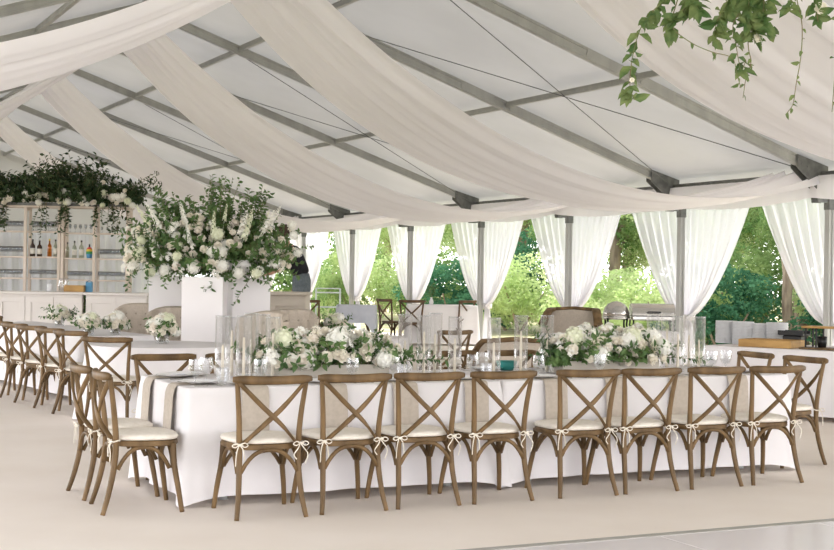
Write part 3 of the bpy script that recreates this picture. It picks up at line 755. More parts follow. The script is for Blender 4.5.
for i, (px, n, lab) in enumerate(((197, .78, 'crystal goblet at the left end of the long table, leftmost'), (208, .95, 'crystal goblet at the left end of the long table, second from left'), (262, .72, 'crystal goblet before the left candle cylinders'), (354, .72, 'crystal goblet before the left centrepiece planter'), (395, .95, 'crystal goblet at the right tip of the left centrepiece'), (474, .9, 'crystal goblet left of the seam, left one of a pair'), (483, 1.15, 'crystal goblet left of the seam, right one of a pair'), (540, .72, 'crystal goblet right of the seam candle cylinders'), (601, .72, 'crystal goblet before the right centrepiece'), (713, .95, 'crystal goblet near the right table end, left one of a pair'), (727, 1.0, 'crystal goblet near the right table end, right one of a pair'))):
    GOB.put(tw(e_at(px, n), n, TZ), i, lab, 'crystal goblets', 1.12)
for i, (px, n, lab) in enumerate(((224, .72, 'short cut-glass tumbler at the left end behind the first chair'), (404, .78, 'short cut-glass tumbler right of the left centrepiece'), (488, .75, 'short cut-glass tumbler before the seam candle cylinders'))):
    TUM.put(tw(e_at(px, n), n, TZ), i, lab, 'cut-glass tumblers', 1.1)
# plates, cutlery, napkins
def mk_plate():
    mb = MB(); mb.lathe([(0, .003), (.08, .003), (.092, .008), (.13, .016), (.131, .018), (.092, .011), (.08, .006), (0, .006)], 32); return tag(mb.build('dinner_plate', M['plate'], auto=.7), 'x', 'plate')
def mk_fork():
    mb = MB(); mb.sweep([(0, 0, .003), (0, .06, .004), (0, .12, .007), (0, .135, .006)], lambda i, t: rr_prof(.014-.007*sin(t*2.6), .0025)); 
    mb.sweep([(0, .13, .006), (0, .15, .004)], lambda i, t: rr_prof(.008+.014*t, .002))
    for k in (-1.5, -.5, .5, 1.5): mb.sweep([(k*.006, .148, .004), (k*.006, .19, .006)], lambda i, t: rr_prof(.003, .002))
    return tag(mb.build('fork', M['cutl']), 'x', 'fork')
def mk_knife():
    mb = MB(); mb.sweep([(0, 0, .004), (0, .05, .004), (0, .09, .004)], lambda i, t: rr_prof(.013-.003*t, .006)); mb.sweep([(0, .09, .004), (.001, .14, .004), (.002, .19, .004), (-.002, .215, .004)], lambda i, t: rr_prof(.017 if t < .9 else .006, .002))
    return tag(mb.build('knife', M['cutl']), 'x', 'knife')
PL, FO, KN = Kind(mk_plate), Kind(mk_fork), Kind(mk_knife)
def mk_napkin():
    mb = MB(); prof = [(.24, TZ+.003), (.1, TZ+.004), (.04, TZ+.005), (.006, TZ+.004), (-.014, TZ-.006), (-.026, TZ-.03)]+[(-.034-.012*k/6, TZ-.06-.3*k/6) for k in range(7)]
    rows = [[((.095-.0*j)*(-1+2*j/8), y+.003*sin(j*1.7+z*9), z) for j in range(9)] for y, z in prof]
    mb.grid(rows)
    return tag(mb.build('napkin', M['napkin'], smooth=True), 'x', 'napkin')
NA = Kind(mk_napkin)
def setting(p, ang, desc, group, nap=True):
    d = Vector((cos(ang), sin(ang), 0)); q = Vector((-d.y, d.x, 0))     # q points into the table
    if nap: NA.put(Vector((p.x, p.y, 0)), ang, 'taupe linen napkin hanging over the table edge %s' % desc, 'taupe napkins')
    z = Vector((0, 0, TZ))
    PL.put(p+q*.17+z+Vector((0, 0, .006)), ang, 'white dinner plate on its napkin %s' % desc, 'dinner plates')
    FO.put(p-d*.2+q*.08+z, ang, 'silver fork left of the plate %s' % desc, 'forks'); KN.put(p+d*.2+q*.08+z, ang, 'silver knife right of the plate %s' % desc, 'knives')
for i in range(8): setting(tw(EI[i]+.1, T_N0), TH, 'behind the %s front chair' % side[i], 's')
for n, lab in ((1.42, 'at the left table end, farther place'), (.84, 'at the left table end, nearer place')): setting(tw(T_E0, n), TH-PI/2, lab, 's')
for n, lab in ((.82, 'at the right table end, nearer place'), (1.45, 'at the right table end, farther place')): setting(tw(T_E3, n), TH+PI/2, lab, 's')
for e, lab in ((-.05, 'at the far side behind the left goblets'), (2.4, 'at the far side behind the middle cylinders'), (2.98, 'at the far side behind the seam cylinders')): setting(tw(e, T_N1), TH+PI, lab, 's')
# small teal bowl
mb = MB(); mb.lathe([(0, 0), (.05, 0), (.075, .03), (.085, .075), (.08, .075), (.07, .03), (0, .015)], 20); o = mb.build('teal_bowl', M['teal'], smooth=True); o.location = tw(e_at(508, 1.5), 1.5, TZ); tag(o, 'teal bowl on the long table behind the seam candle cylinders', 'bowl')

# ------------------------------------------------------------------ flower arrangements
def low_centre(e, n, L, label, seed, spread, dirs, dark=False):
    r = random.Random(seed); t = thing('flower_centrepiece', label, 'flower arrangement', tw(e, n, TZ), TH, 'long table centrepieces')
    mb = MB(); H_, Wd = .1, .2; x = L/2
    for sy in (-1, 1): mb.box((0, sy*(Wd/2-.006), H_/2), (L, .012, H_), bev=.003)
    for sx in (-1, 1): mb.box((sx*(x-.006), 0, H_/2), (.012, Wd-.026, H_), bev=.003)
    mb.box((0, 0, .012), (L-.03, Wd-.03, .02)); mb.build('planter', M['trough'], t)
    mb = MB()
    for k in range(120):
        a = r.uniform(0, 2*PI); o = Vector((r.uniform(-x, x)*.9, r.uniform(-.07, .07), .08)); d = Vector((o.x/x*.6+cos(a)*.5, sin(a)*.8, r.uniform(.2, 1.1)))
        branch(mb, o, d, r.uniform(.16, .34), r.randint(9, 14), r.uniform(.05, .075), .3, r, .55, .0025)
    for d, ln in dirs: branch(mb, (d[0], d[1], .1), d[2:], ln, 26, .06, .25, r, .42, .003)
    mb.build('foliage', [M['leaf'], M['stem']], t)
    def put(kind, m, s0, s1, zlo, zhi):
        for k in range(m):
            u = (k+.5)/m*2-1+r.uniform(-.08, .08); a = r.uniform(-.2, PI+.2) if r.random() < .25 else r.uniform(PI*.95, 2*PI+.05); el = r.uniform(zlo, zhi)
            p = Vector((u*(x+spread), cos(el)*.19*sin(a)*1.0, .11+sin(el)*.22*(1-.3*u*u)+.02)); bloom(t, kind, p, Vector((u*.5, p.y*5, p.z*3.2)), r.uniform(s0, s1), r)
    put('hydrangea', 12, .068, .088, .05, 1.0); put('rose', 46, .038, .054, -.1, 1.45); put('small_blossom', 40, .045, .065, .0, 1.57); put('rose', 12, .028, .036, -.2, .5)
low_centre(.84, 1.1, .9, 'low white rose centrepiece in a grey planter, left half of the long table', 41, .06, [(.4, .0, 1, .1, .25), (.4, -.05, 1, -.15, .12), (.4, .03, 1, .4, .35), (-.4, 0, -1, .1, .4), (.2, .05, .3, .3, 1), (-.3, .05, -.2, .3, 1)][:6] and [((.4, .0, 1, .1, .3), .5), ((.4, -.05, 1, -.15, .1), .52), ((.4, .03, 1, .4, .45), .45), ((-.42, 0, -1, .1, .7), .3), ((.15, .05, .3, .3, 1), .3)])
low_centre(3.22, 1.1, .9, 'long low white rose centrepiece on the right half of the long table', 42, .05, [((-.4, 0, -.8, .1, .7), .34), ((-.38, .05, -.3, .3, 1), .34), ((.42, -.02, 1, -.1, .16), .55), ((.42, .04, 1, .2, .4), .4)])
def bouquet(loc, label, seed, s=1.0, tall=False, vase='glass'):
    r = random.Random(seed); t = thing('bouquet', label, 'flower bouquet', loc, 0, 'small table bouquets'); t.scale = (s, s, s)
    mb = MB(); h = .13
    h = .1; mb.lathe([(0, 0), (.055, 0), (.06, .01), (.058, h), (.054, h), (.055, .015), (0, .015)], 20); mb.build('vase', M['cut'], t, True)
    mb = MB()
    for k in range(8): a = k*.8; mb.tube([(cos(a)*.03, sin(a)*.03, .02), (-cos(a)*.035, -sin(a)*.035, .16)], .003, 4, mi=1)
    for k in range(26):
        a = r.uniform(0, 6.28); branch(mb, (cos(a)*.03, sin(a)*.03, h), (cos(a), sin(a), r.uniform(.1, 1.3)), r.uniform(.1, .18)*(1.4 if tall else 1), 9, .05, .3, r, .5, .002)
    mb.build('foliage', [M['leaf'], M['stem']], t)
    for k in range(28):
        a = k*2.4; el = -.15+1.6*((k+.5)/28); p = Vector((cos(a)*cos(el)*.125, sin(a)*cos(el)*.125, .12+sin(el)*.115)); bloom(t, 'rose' if k % 3 else 'hydrangea', p, p-Vector((0, 0, .12)), r.uniform(.042, .06), r)
bouquet((-2.62, 14.05, TZ), 'white rose bouquet in a glass vase on the round table before the pedestals', 51, 1.15)
bouquet((-3.49, 15.8, TZ), 'white rose bouquet on the far left table, rightmost of three there', 52, 1.0)
bouquet((-3.76, 15.62, TZ), 'white rose bouquet on the far left table, middle of three there', 53, 1.0)
bouquet((-4.72, 18.0, TZ), 'leafy white bouquet on the far left table, leftmost of three there', 54, 1.0, True)
bouquet((-.97, 16.4, TZ), 'loose white and green bouquet on the round table behind the left centrepiece', 55, 1.0, True)
for i, (px, lab) in enumerate(((585, 'left'), (610, 'middle'), (640, 'right'))):
    q = aty(px, 333, 17.6); bouquet((q.x, 17.6+.1*i, TZ), 'small pale bouquet on the round table behind the right centrepiece, %s one' % lab, 56+i, .62)

# white pedestals with the tall arrangement
PEDZ = 1.45
for i, (x0, x1, Y, h, rot, lab) in enumerate(((148, 181, 16.75, PEDZ, .05, 'leftmost'), (181, 222, 15.62, PEDZ, .03, 'middle'), (223, 269, 16.15, PEDZ, .28, 'rightmost'))):
    a, b = aty(x0, 300, Y), aty(x1, 300, Y); w = (b.x-a.x)*(1 if rot < .1 else .83)
    mb = MB(); t = thing('pedestal', 'plain white square pedestal, %s of three under the tall flowers' % lab, 'pedestal', ((a.x+b.x)/2, Y+w/2, 0), rot, 'white pedestals')
    mb.box((0, 0, h/2+.03), (w, w, h-.06), bev=.006); mb.build('body', M['white'], t)
    mb = MB(); mb.box((0, 0, .015), (w*.94, w*.94, .03)); mb.build('plinth', M['white'], t)
def big_arr():
    r = random.Random(61); c = Vector((-2.45, 16.15, PEDZ)); t = thing('tall_flower_arrangement', 'huge white and green flower arrangement on top of the white pedestals', 'flower arrangement', c)
    mb = MB(); mb.lathe([(0, 0), (.1, .0), (.14, .03), (.22, .12), (.25, .2), (.235, .2), (.2, .12), (0, .05)], 24, (.36, -.1, .002)); mb.build('bowl', M['white'], t, True)
    mb = MB()
    def dirf():
        a = r.uniform(0, 2*PI); u = r.uniform(-1, 1); return Vector((u*1.15, sin(a)*.6, r.uniform(-.12, 1.0)))
    for k in range(430):
        o = Vector((r.uniform(-.62, .68), r.uniform(-.3, .2), r.uniform(.05, .3))); d = dirf(); ln = r.uniform(.3, .72)
        branch(mb, o, d, ln, r.randint(14, 20), r.uniform(.065, .09), .25, r, .55, .004)
    for x, zz in ((-.55, 1.0), (-.45, .9), (.0, 1.1), (.1, 1.15), (.15, 1.05), (.5, 1.0), (.62, .95), (-.95, .5), (.85, .55), (-.75, .7)):
        for q in range(5): branch(mb, (x*.6+r.uniform(-.1, .1), r.uniform(-.15, .1), .25), (x*.45+r.uniform(-.12, .12), r.uniform(-.2, .2), zz), zz*r.uniform(.75, .95), 20, .07, .1, r, .5, .004)
    for x, zz in ((-.62, .72), (-.48, .82), (-.36, .85), (-.2, .78), (.0, .9), (.12, 1.0), (.25, .92), (.42, .88), (.58, .92), (.72, .78)):
        for q in range(13): branch(mb, (x*.75+r.uniform(-.12, .12), r.uniform(-.25, .1), r.uniform(.15, .4)), (x*.3+r.uniform(-.25, .25), r.uniform(-.35, .2), .9), zz*r.uniform(.4, .8), 17, .075, .15, r, .55, .004)
    for x in (-.8, -.4, 0, .3, .7, -.6, .1): branch(mb, (x, -.35, .1), (x*.3, -1, -.4), .35, 14, .065, .9, r, .45, .003)
    mb.build('foliage', [M['leaf'], M['stem']], t)
    def pt(lo=-.15, hi=1.0, sc=1.0):
        u = r.uniform(-1, 1); a = r.uniform(lo, hi); X = u*1.0; z = .12+a*(.78*(1-.45*u*u)); y = -.62*math.sqrt(max(.05, 1-u*u*.8))*(1-max(0, a)*.55)+r.uniform(-.03, .12); return Vector((X, y+.05, z))
    for k in range(18): p = pt(-.12, .55); bloom(t, 'hydrangea', p, p+Vector((0, -.5, .1)), r.uniform(.055, .09), r)
    for k in range(78): p = pt(-.12, .8); bloom(t, 'rose', p, p+Vector((0, -.6, .1)), r.uniform(.042, .062), r)
    for k in range(70): p = pt(-.1, 1.0); bloom(t, 'small_blossom', p, p+Vector((0, -.3, .3)), r.uniform(.05, .085), r)
    for k in range(22):
        u = r.uniform(-1, 1); p = Vector((u*.75, -.25+r.uniform(-.2, .15), .35+r.uniform(0, .3))); bloom(t, 'flower_spire', p, Vector((u*.7, -.25, 1)), r.uniform(.22, .38), r)
    p = Vector((.0, 0, 0))
    for x, z in ((.98, .62), (1.05, .3), (1.0, .5)): bloom(t, 'hydrangea', Vector((x, -.25, z)), (1, -.5, .3), .06, r)
big_arr()

# ------------------------------------------------------------------ bar, back shelves, bottles
BY = 24.6
def bar(px0, px1, Y, rot, label, h=1.1, dep=.65, mk='barw', npan=2):
    a, b = aty(px0, 300, Y), aty(px1, 300, Y); w = b.x-a.x; t = thing('bar_counter', label, 'bar', ((a.x+b.x)/2, Y, 0), rot)
    mb = MB(); mb.box((0, dep/2, h/2-.01), (w, dep, h-.06), bev=.01); mb.build('body', M[mk], t)
    mb = MB(); mb.box((0, dep/2-.03, h-.02), (w+.06, dep+.1, .045), bev=.01); mb.build('countertop', M[mk], t)
    pw = w/npan
    for k in range(npan):
        cx = -w/2+pw*(k+.5); mb = MB()
        for z, hh, ww in ((h-.14, .1, pw-.02), (.12, .14, pw-.02)): mb.box((cx, -.008, z), (ww, .024, hh), bev=.004)
        for sx in (-1, 1): mb.box((cx+sx*(pw/2-.055), -.008, h/2-.0), (.1, .024, h-.38), bev=.004)
        mb.build('front_panel', M[mk], t)
    return t
bar(-60, 82.5, BY, 0, 'off-white panelled bar counter at the left picture edge', npan=5)
bar(86, 147, BY-.1, .02, 'off-white panelled bar counter right of the narrow green gap', npan=2)
bar(268, 306, 18.4, -.03, 'beige panelled cabinet right of the white pedestals', h=1.25, dep=.5, mk='beige', npan=1)
def vine_column(px, y0, y1, Y, label):
    r = random.Random(3); a, b = aty(px, y0, Y), aty(px, y1, Y); t = thing('green_garland', label, 'garland', (a.x, Y, 0)); mb = MB()
    mb.tube([(0, 0, .0), (.0, .01, .5), (0, 0, a.z-.05)], .008, 5, mi=1)
    for k in range(220):
        z = r.uniform(.02, a.z-.02); an = r.uniform(0, 6.28); leaf(mb, Vector((0, 0, z)), Vector((cos(an)*.8, sin(an), -.6)), rvec(r), .07, .035)
    mb.build('foliage', [M['leaf'], M['stem']], t)
vine_column(84.3, 294, 320, BY+.1, 'thin green garland in the gap between the two bar counters')
SY = 26.2
def shelf_unit(px0, px1, label, posts, ys):
    t = thing('bar_shelf', label, 'shelf', (aty((px0+px1)/2, 270, SY).x, SY, 0)); ox = t.location.x; dep = .32
    zt = aty(60, 208, SY).z
    for px in posts:
        x = aty(px, 260, SY).x-ox; mb = MB()
        for sy in (0, dep): mb.box((x, sy, zt/2), (.055, .05, zt), bev=.006)
        mb.box((x, dep/2, zt-.03), (.05, dep-.05, .05)); mb.box((x, dep/2, .12), (.05, dep-.05, .05)); mb.build('upright', M['shelfw'], t)
    xa, xb = aty(posts[0], 260, SY).x-ox, aty(posts[-1], 260, SY).x-ox; zs = []
    for y in ys:
        z = aty(60, y, SY).z; zs.append(z); mb = MB(); mb.box(((xa+xb)/2, dep/2, z), (xb-xa-.056, dep-.03, .03), bev=.004); mb.build('shelf_board', M['shelfw'], t)
    mb = MB(); mb.box(((xa+xb)/2, dep/2, zt+.02), (xb-xa+.1, dep+.1, .04), bev=.006); mb.build('top_board', M['shelfw'], t)
    return zs
ZS = shelf_unit(-40, 59.5, 'pale wooden open bar shelf at the left picture edge', (-40, -8, 25, 58.8), (232, 257.5, 279, 296))
shelf_unit(62, 128, 'pale wooden open bar shelf right of the double post', (62.2, 94, 127), (233, 258.5, 280, 297))
zs = [z+.0155 for z in ZS]
def mk_wine():
    t = thing('wine_glass', 'x', 'glass'); mb = MB(); mb.lathe([(0, 0), (.035, .002), (.006, .012), (.005, .08), (.03, .1), (.042, .14), (.036, .2), (.034, .2), (.039, .14), (.02, .1), (0, .092)], 12); mb.build('bowl', M['cut'], t, True); return t
WG = Kind(lambda: tag(mk_wm(), 'x', 'glass'))
def mk_wm():
    mb = MB(); mb.lathe([(0, 0), (.035, .002), (.006, .012), (.005, .075), (.03, .1), (.042, .14), (.036, .2), (.034, .2), (.039, .14), (.02, .1), (0, .092)], 12); return mb.build('wine_glass', M['barglass'], smooth=True)
def glasses(px0, px1, shelf, n, rowlab, rows=1, sc=.9, dy=0):
    for k in range(n):
        for q in range(rows):
            x = aty(px0+(px1-px0)*(k+.5)/n, 260, SY).x; WG.put((x, SY+.08+.14*q, zs[shelf]-dy), 0, '%s wine glass from left, %s rank, %s' % (ORD[k], ['front', 'rear'][q], rowlab), 'wine glasses on the bar shelves', sc)
glasses(-5, 22, 0, 7, 'top shelf, left bay of left bar unit', 2, .95); glasses(30, 56, 0, 7, 'top shelf, right bay of left bar unit', 2, .95)
glasses(-5, 22, 1, 7, 'middle shelf, left bay of left bar unit', 2, .95); glasses(-5, 22, 2, 8, 'lower shelf, left bay of left bar unit', 2, .8); glasses(28, 56, 2, 8, 'lower shelf, right bay of left bar unit', 2, .8)
glasses(66, 92, 0, 5, 'top shelf, left bay of right bar unit', 1, .8, .018); glasses(98, 124, 0, 5, 'top shelf, right bay of right bar unit', 1, .6, .018)
glasses(97, 125, 1, 8, 'middle shelf, right bay of right bar unit', 2, .9, .018); glasses(66, 92, 2, 8, 'lower shelf, left bay of right bar unit', 2, .8, .018); glasses(97, 125, 2, 8, 'lower shelf, right bay of right bar unit', 2, .8, .018)
def bottle(px, shelf, h, rad, body, label, cap='capm', lab=True, dz=0):
    x = aty(px, 260, SY).x; t = thing('bottle', label, 'bottle', (x, SY+.1, zs[shelf]+dz), 0, 'bottles on the bar shelves')
    mb = MB(); mb.lathe([(0, 0), (rad, .0), (rad, h*.58), (rad*.85, h*.66), (rad*.36, h*.76), (rad*.34, h*.93)], 14); mb.build('glass_body', M[body], t, True)
    mb = MB(); mb.lathe([(rad*.38, h*.9), (rad*.38, h), (0, h)], 10); mb.build('cap', M[cap], t)
    if lab: mb = MB(); mb.lathe([(rad*1.02, h*.15), (rad*1.02, h*.48)], 14); mb.build('label', M['labelm'], t, True)
bottle(31, 1, .33, .05, 'brownb', 'dark brown bottle, leftmost on the middle shelf of the left bar unit')
bottle(38, 1, .31, .05, 'brownb', 'brown bottle with a broad pale label beside the dark leftmost bottle')
bottle(48, 1, .34, .042, 'amber', 'amber spirit bottle on the middle shelf of the left bar unit', 'yellow', False)
bottle(54, 1, .33, .042, 'pale', 'clear bottle with white label beside the amber bottle')
bottle(66, 1, .3, .036, 'pale', 'clear slim bottle beside the double post', lab=False, dz=-.018)
bottle(73, 1, .33, .045, 'pale', 'pale labelled bottle, second in the right bar unit', dz=-.018)
bottle(80, 1, .34, .048, 'pale', 'tall pale bottle left of the rainbow coloured bottle', dz=-.018)
t = thing('bottle', 'rounded rainbow coloured bottle on the right bar unit', 'bottle', (aty(88, 260, SY).x, SY+.1, zs[1]-.018), 0, 'bottles on the bar shelves')
for z0, z1, m, r0, r1 in ((0, .08, 'blue', .05, .062), (.08, .13, 'green', .062, .064), (.13, .17, 'yellow', .064, .058), (.17, .21, 'red', .058, .03), (.21, .27, 'black', .015, .015)):
    mb = MB(); mb.lathe([(0, z0), (r0, z0), (r1, z1), (0, z1)], 14); mb.build('cap' if m == 'black' else 'colour_band', M[m], t, True)
# things on the counter
zc = 1.1035
def counter_item(px, y): return Vector((aty(px, 290, BY+.3).x, BY+.3+y, zc))
p = counter_item(75, 0); t = thing('serving_box', 'golden wooden serving box on the bar counter', 'box', p); mb = MB()
for sy in (-1, 1): mb.box((0, sy*.1, .06), (.36, .015, .12))
for sx in (-1, 1): mb.box((sx*.172, 0, .06), (.015, .184, .12))
mb.box((0, 0, .008), (.34, .19, .015)); mb.build('tray', M['goldwood'], t)
p = counter_item(88.5, .05); t = thing('carton', 'small blue carton on the bar counter left of the white pedestals', 'carton', p); mb = MB(); mb.box((0, 0, .09), (.11, .1, .18), bev=.004); mb.build('box', M['blue'], t); mb = MB(); mb.sweep([(-.055, 0, .18), (0, 0, .215), (.055, 0, .18)], lambda i, q: [(-.05, -.002), (.05, -.002), (.05, .002), (-.05, .002)]); mb.build('flap', M['blue'], t)
p = counter_item(50, 0); mb = MB(); mb.lathe([(0, 0), (.05, 0), (.06, .04), (.055, .13), (.03, .15), (0, .155)], 14); o = mb.build('canister', M['gplate'], smooth=True); o.location = p; tag(o, 'small grey rounded canister on the bar counter', 'canister')
for i, (px, lab) in enumerate(((60, 'left'), (66, 'right'))):
    p = counter_item(px, .06); mb = MB(); mb.lathe([(0, 0), (.04, 0), (.055, .12), (.03, .2), (.04, .24), (.036, .24), (.026, .2), (.05, .12), (0, .01)], 14); o = mb.build('carafe', M['cut'], smooth=True); o.location = p; tag(o, 'clear glass carafe on the bar counter, %s of two' % lab, 'carafe', 'carafes on the bar')
# floral hedge on top of the bar shelves
def hedge_top():
    r = random.Random(71); zt = aty(60, 208, SY).z+.042; a, b = aty(-30, 210, SY).x, aty(134, 210, SY).x; c = (a+b)/2; hw = (b-a)/2
    t = thing('bar_flower_hedge', 'long dark leafy garland with white roses along the top of the bar shelves', 'flower arrangement', (c, SY+.16, zt))
    mb = MB(); mb.box((0, 0, .03), (hw*2-.1, .24, .06), bev=.01); mb.build('tray', M['steel'], t)
    mb = MB()
    for k in range(760):
        u = r.uniform(-1, 1); x = u*hw*.95; hgt = .72+.25*sin(x*2.3+1)+.15*sin(x*5.1)
        if u > .55: hgt *= .75
        branch(mb, (x, r.uniform(-.1, .1), .08), (r.uniform(-.5, .5)+(.5 if u > .85 else 0), r.uniform(-.7, .4), r.uniform(.1, 1.0)), r.uniform(.4, 1)*hgt, r.randint(12, 18), r.uniform(.085, .12), .2, r, .55, .006)
    for px in (48, 56, 64, 38): 
        x = aty(px, 160, SY).x-c; branch(mb, (x-.1, 0, .2), (.1, 0, 1), aty(px, {48: 160, 56: 155, 64: 150, 38: 158}[px], SY).z-zt-.25, 24, .08, 0, r, .45, .006)
    for x in (-1.5, -.95, .25, .3, 1.2, 1.35, .95, -.9, -.1): 
        for q in range(4): branch(mb, (x+r.uniform(-.1, .1), -.22, .08), (r.uniform(-.3, .3), -.3, -.5), r.uniform(.4, .75), 13, .09, 1.0, r, .5, .005)
    for q in range(7): branch(mb, (hw*.9, -.1, .3), (1, -.2, .15+.12*q), .75, 14, .09, .5, r, .5, .005)
    mb.build('foliage', [M['leafd'], M['stem']], t)
    for k in range(64):
        x = r.uniform(-1, 1)*hw*.95; z = abs(r.gauss(.12, .16))+.04; p = Vector((x, -.3+z*.25+r.uniform(-.04, .04), z)); bloom(t, 'rose', p, (r.uniform(-.3, .3), -1, .3), r.uniform(.045, .068), r)
    for k in range(20):
        x = r.gauss(.45, .7)*hw*.7; z = abs(r.gauss(.15, .12)); x = max(-hw, min(hw, x)); p = Vector((x, -.34+z*.2, z)); bloom(t, 'hydrangea', p, (0, -1, .3), r.uniform(.05, .085), r)
hedge_top()

# ------------------------------------------------------------------ buffet on the right
BA = math.atan2(-1.05, 1.30)
bo = Vector((3.28, 15.5, 0)); bd = Vector((cos(BA), sin(BA), 0)); bq = Vector((-bd.y, bd.x, 0))
long_table(0, 4.6, 0, 1.15, 'd', 'long buffet table at the right under a white cloth', 'white floor-length cloth on the buffet table at right', bo, BA, 7)
def bp(px, off, z=TZ):   # on the buffet, off = distance behind the front edge, at picture column px
    k = (px-417)/F; b = bo+bq*off; a = (k*b.y-b.x)/(bd.x-k*bd.y); return b+bd*a+Vector((0, 0, z))
for i, (px, nn, off) in enumerate(((727, 15, .8), (744, 15, .72), (761, 14, .82), (778, 15, .78))):
    c = bp(px, off)
    for k in range(nn):
        if i == 0 and k == 0:
            mb = MB(); mb.lathe([(0, 0), (.112, 0), (.124, .004), (.126, .0165), (.116, .0165), (.1, .011), (0, .009)], 24); PLT = mb.build('stacked_plate', M['gplate'], auto=.8); tag(PLT, 'x', 'plate'); o = PLT
        else: o = PLT.copy(); C.objects.link(o)
        o.location = c+Vector((0, 0, .0005+k*.0175)); tag(o, 'grey stoneware plate in the %s stack on the buffet, %s from the table' % (['leftmost', 'second', 'third', 'rightmost'][i], (ORD+['thirteenth', 'fourteenth', 'fifteenth'])[k]), 'plate', 'grey plates stacked on the buffet')
c = bp(773, .32); t = thing('wooden_tray', 'golden wooden open box tray on the buffet table', 'tray', c, BA); mb = MB()
for sy in (-1, 1): mb.box((0, sy*.2, .043), (.62, .018, .085), bev=.004)
for sx in (-1, 1): mb.box((sx*.3, 0, .043), (.018, .38, .085), bev=.004)
mb.box((0, 0, .012), (.58, .37, .02)); mb.build('tray_body', M['goldwood'], t)
mb = MB(); mb.box((-.1, 0, .06), (.3, .3, .02)); mb.build('divider', M['goldwood'], t)
c = bp(795, .62); t = thing('black_tray', 'flat black serving tray behind the wooden box on the buffet', 'tray', c, BA); mb = MB(); mb.box((0, 0, .14), (.3, .2, .02), bev=.005); mb.box((0, .1, .16), (.3, .015, .05)); mb.box((0, -.1, .16), (.3, .015, .05)); mb.build('tray_body', M['black'], t); mb = MB(); mb.box((0, 0, .065), (.22, .14, .13), bev=.01); mb.build('riser', M['black'], t)
c = bp(826, .3); t = thing('serving_riser', 'wooden buffet riser on black legs at the right picture edge', 'riser', c, BA); mb = MB(); mb.box((.08, 0, .245), (.6, .26, .022), bev=.004); mb.build('shelf_board', M['goldwood'], t); mb = MB(); mb.box((.08, 0, .012), (.64, .3, .022), bev=.004); mb.build('base_board', M['wood'], t)
for x in (-.18, -.06, .34):
    for sy in (-1, 1): mb = MB(); mb.tube([(x, sy*.1, .022), (x, sy*.1, .235)], .011, 8); mb.build('leg', M['black'], t)
mb = MB(); mb.lathe([(0, 0), (.045, 0), (.055, .12), (.05, .12), (.04, .01), (0, .01)], 16); o = mb.build('cup', M['black'], smooth=True); o.location = bp(823, .3)+Vector((0, 0, .024)); tag(o, 'black cup on the lower board of the buffet riser', 'cup')
# chafing dishes on a clothed table near the curtains
ca = .0; cc = Vector((3.22, 19.75, 0))
long_table(-.55, .55, -.3, .3, 'e', 'serving table under the chafing dishes', 'white cloth on the serving table under the chafing dishes', cc, 0, 8, h=.74)
def round_chafer(p):
    t = thing('round_chafing_dish', 'round silver roll-top chafing dish standing behind the right centrepiece', 'chafing dish', p); mb = MB()
    mb.lathe([(.19, .16), (.2, .18), (.2, .2), (.17, .2)], 28); mb.build('pan', M['silver'], t, True)
    mb = MB(); mb.lathe([(.195, .205), (.19, .26), (.165, .33), (.12, .385), (.06, .415), (0, .425)], 28); l = mb.build('lid', M['silver'], t, True)
    mb = MB(); mb.tube(spl([(-.05, -.2, .24), (-.03, -.235, .245), (.03, -.235, .245), (.05, -.2, .24)], 9), .008, 6); mb.build('handle', M['silver'], l, True)
    for k in range(4): a = PI/4+k*PI/2; mb = MB(); mb.tube([(cos(a)*.2, sin(a)*.2, 0), (cos(a)*.19, sin(a)*.19, .1), (cos(a)*.2, sin(a)*.2, .18)], .014, 7); mb.build('leg', M['black'], t, True)
    mb = MB(); mb.lathe([(0, .0), (.06, 0), (.06, .07), (0, .07)], 14); mb.build('burner', M['black'], t)
round_chafer(cc+Vector((-.32, 0, .751)))
def rect_chafer(p):
    t = thing('rectangular_chafing_dish', 'long silver roll-top chafing dish right of the round one', 'chafing dish', p); mb = MB(); mb.box((0, 0, .19), (.62, .36, .07), bev=.015); mb.build('pan', M['silver'], t)
    mb = MB(); rows = []
    for i in range(13): a = PI*i/12; rows.append([(x, -cos(a)*.18, .228+sin(a)*.17) for x in (-.31, -.29, 0, .29, .31)])
    mb.grid(rows)
    for x in (-.31, .31): mb.add([(x, -cos(PI*i/12)*.18, .228+sin(PI*i/12)*.17) for i in range(13)], [tuple(range(13))])
    l = mb.build('lid', M['silver'], t, auto=.7); mb = MB(); mb.tube([(-.1, -.17, .27), (-.09, -.215, .28), (.09, -.215, .28), (.1, -.17, .27)], .009, 6); mb.build('handle', M['black'], l)
    for sx in (-1, 1):
        for sy in (-1, 1): mb = MB(); mb.tube([(sx*.3, sy*.17, 0), (sx*.29, sy*.16, .16)], .012, 7); mb.build('leg', M['black'], t)
rect_chafer(cc+Vector((.2, 0, .751)))

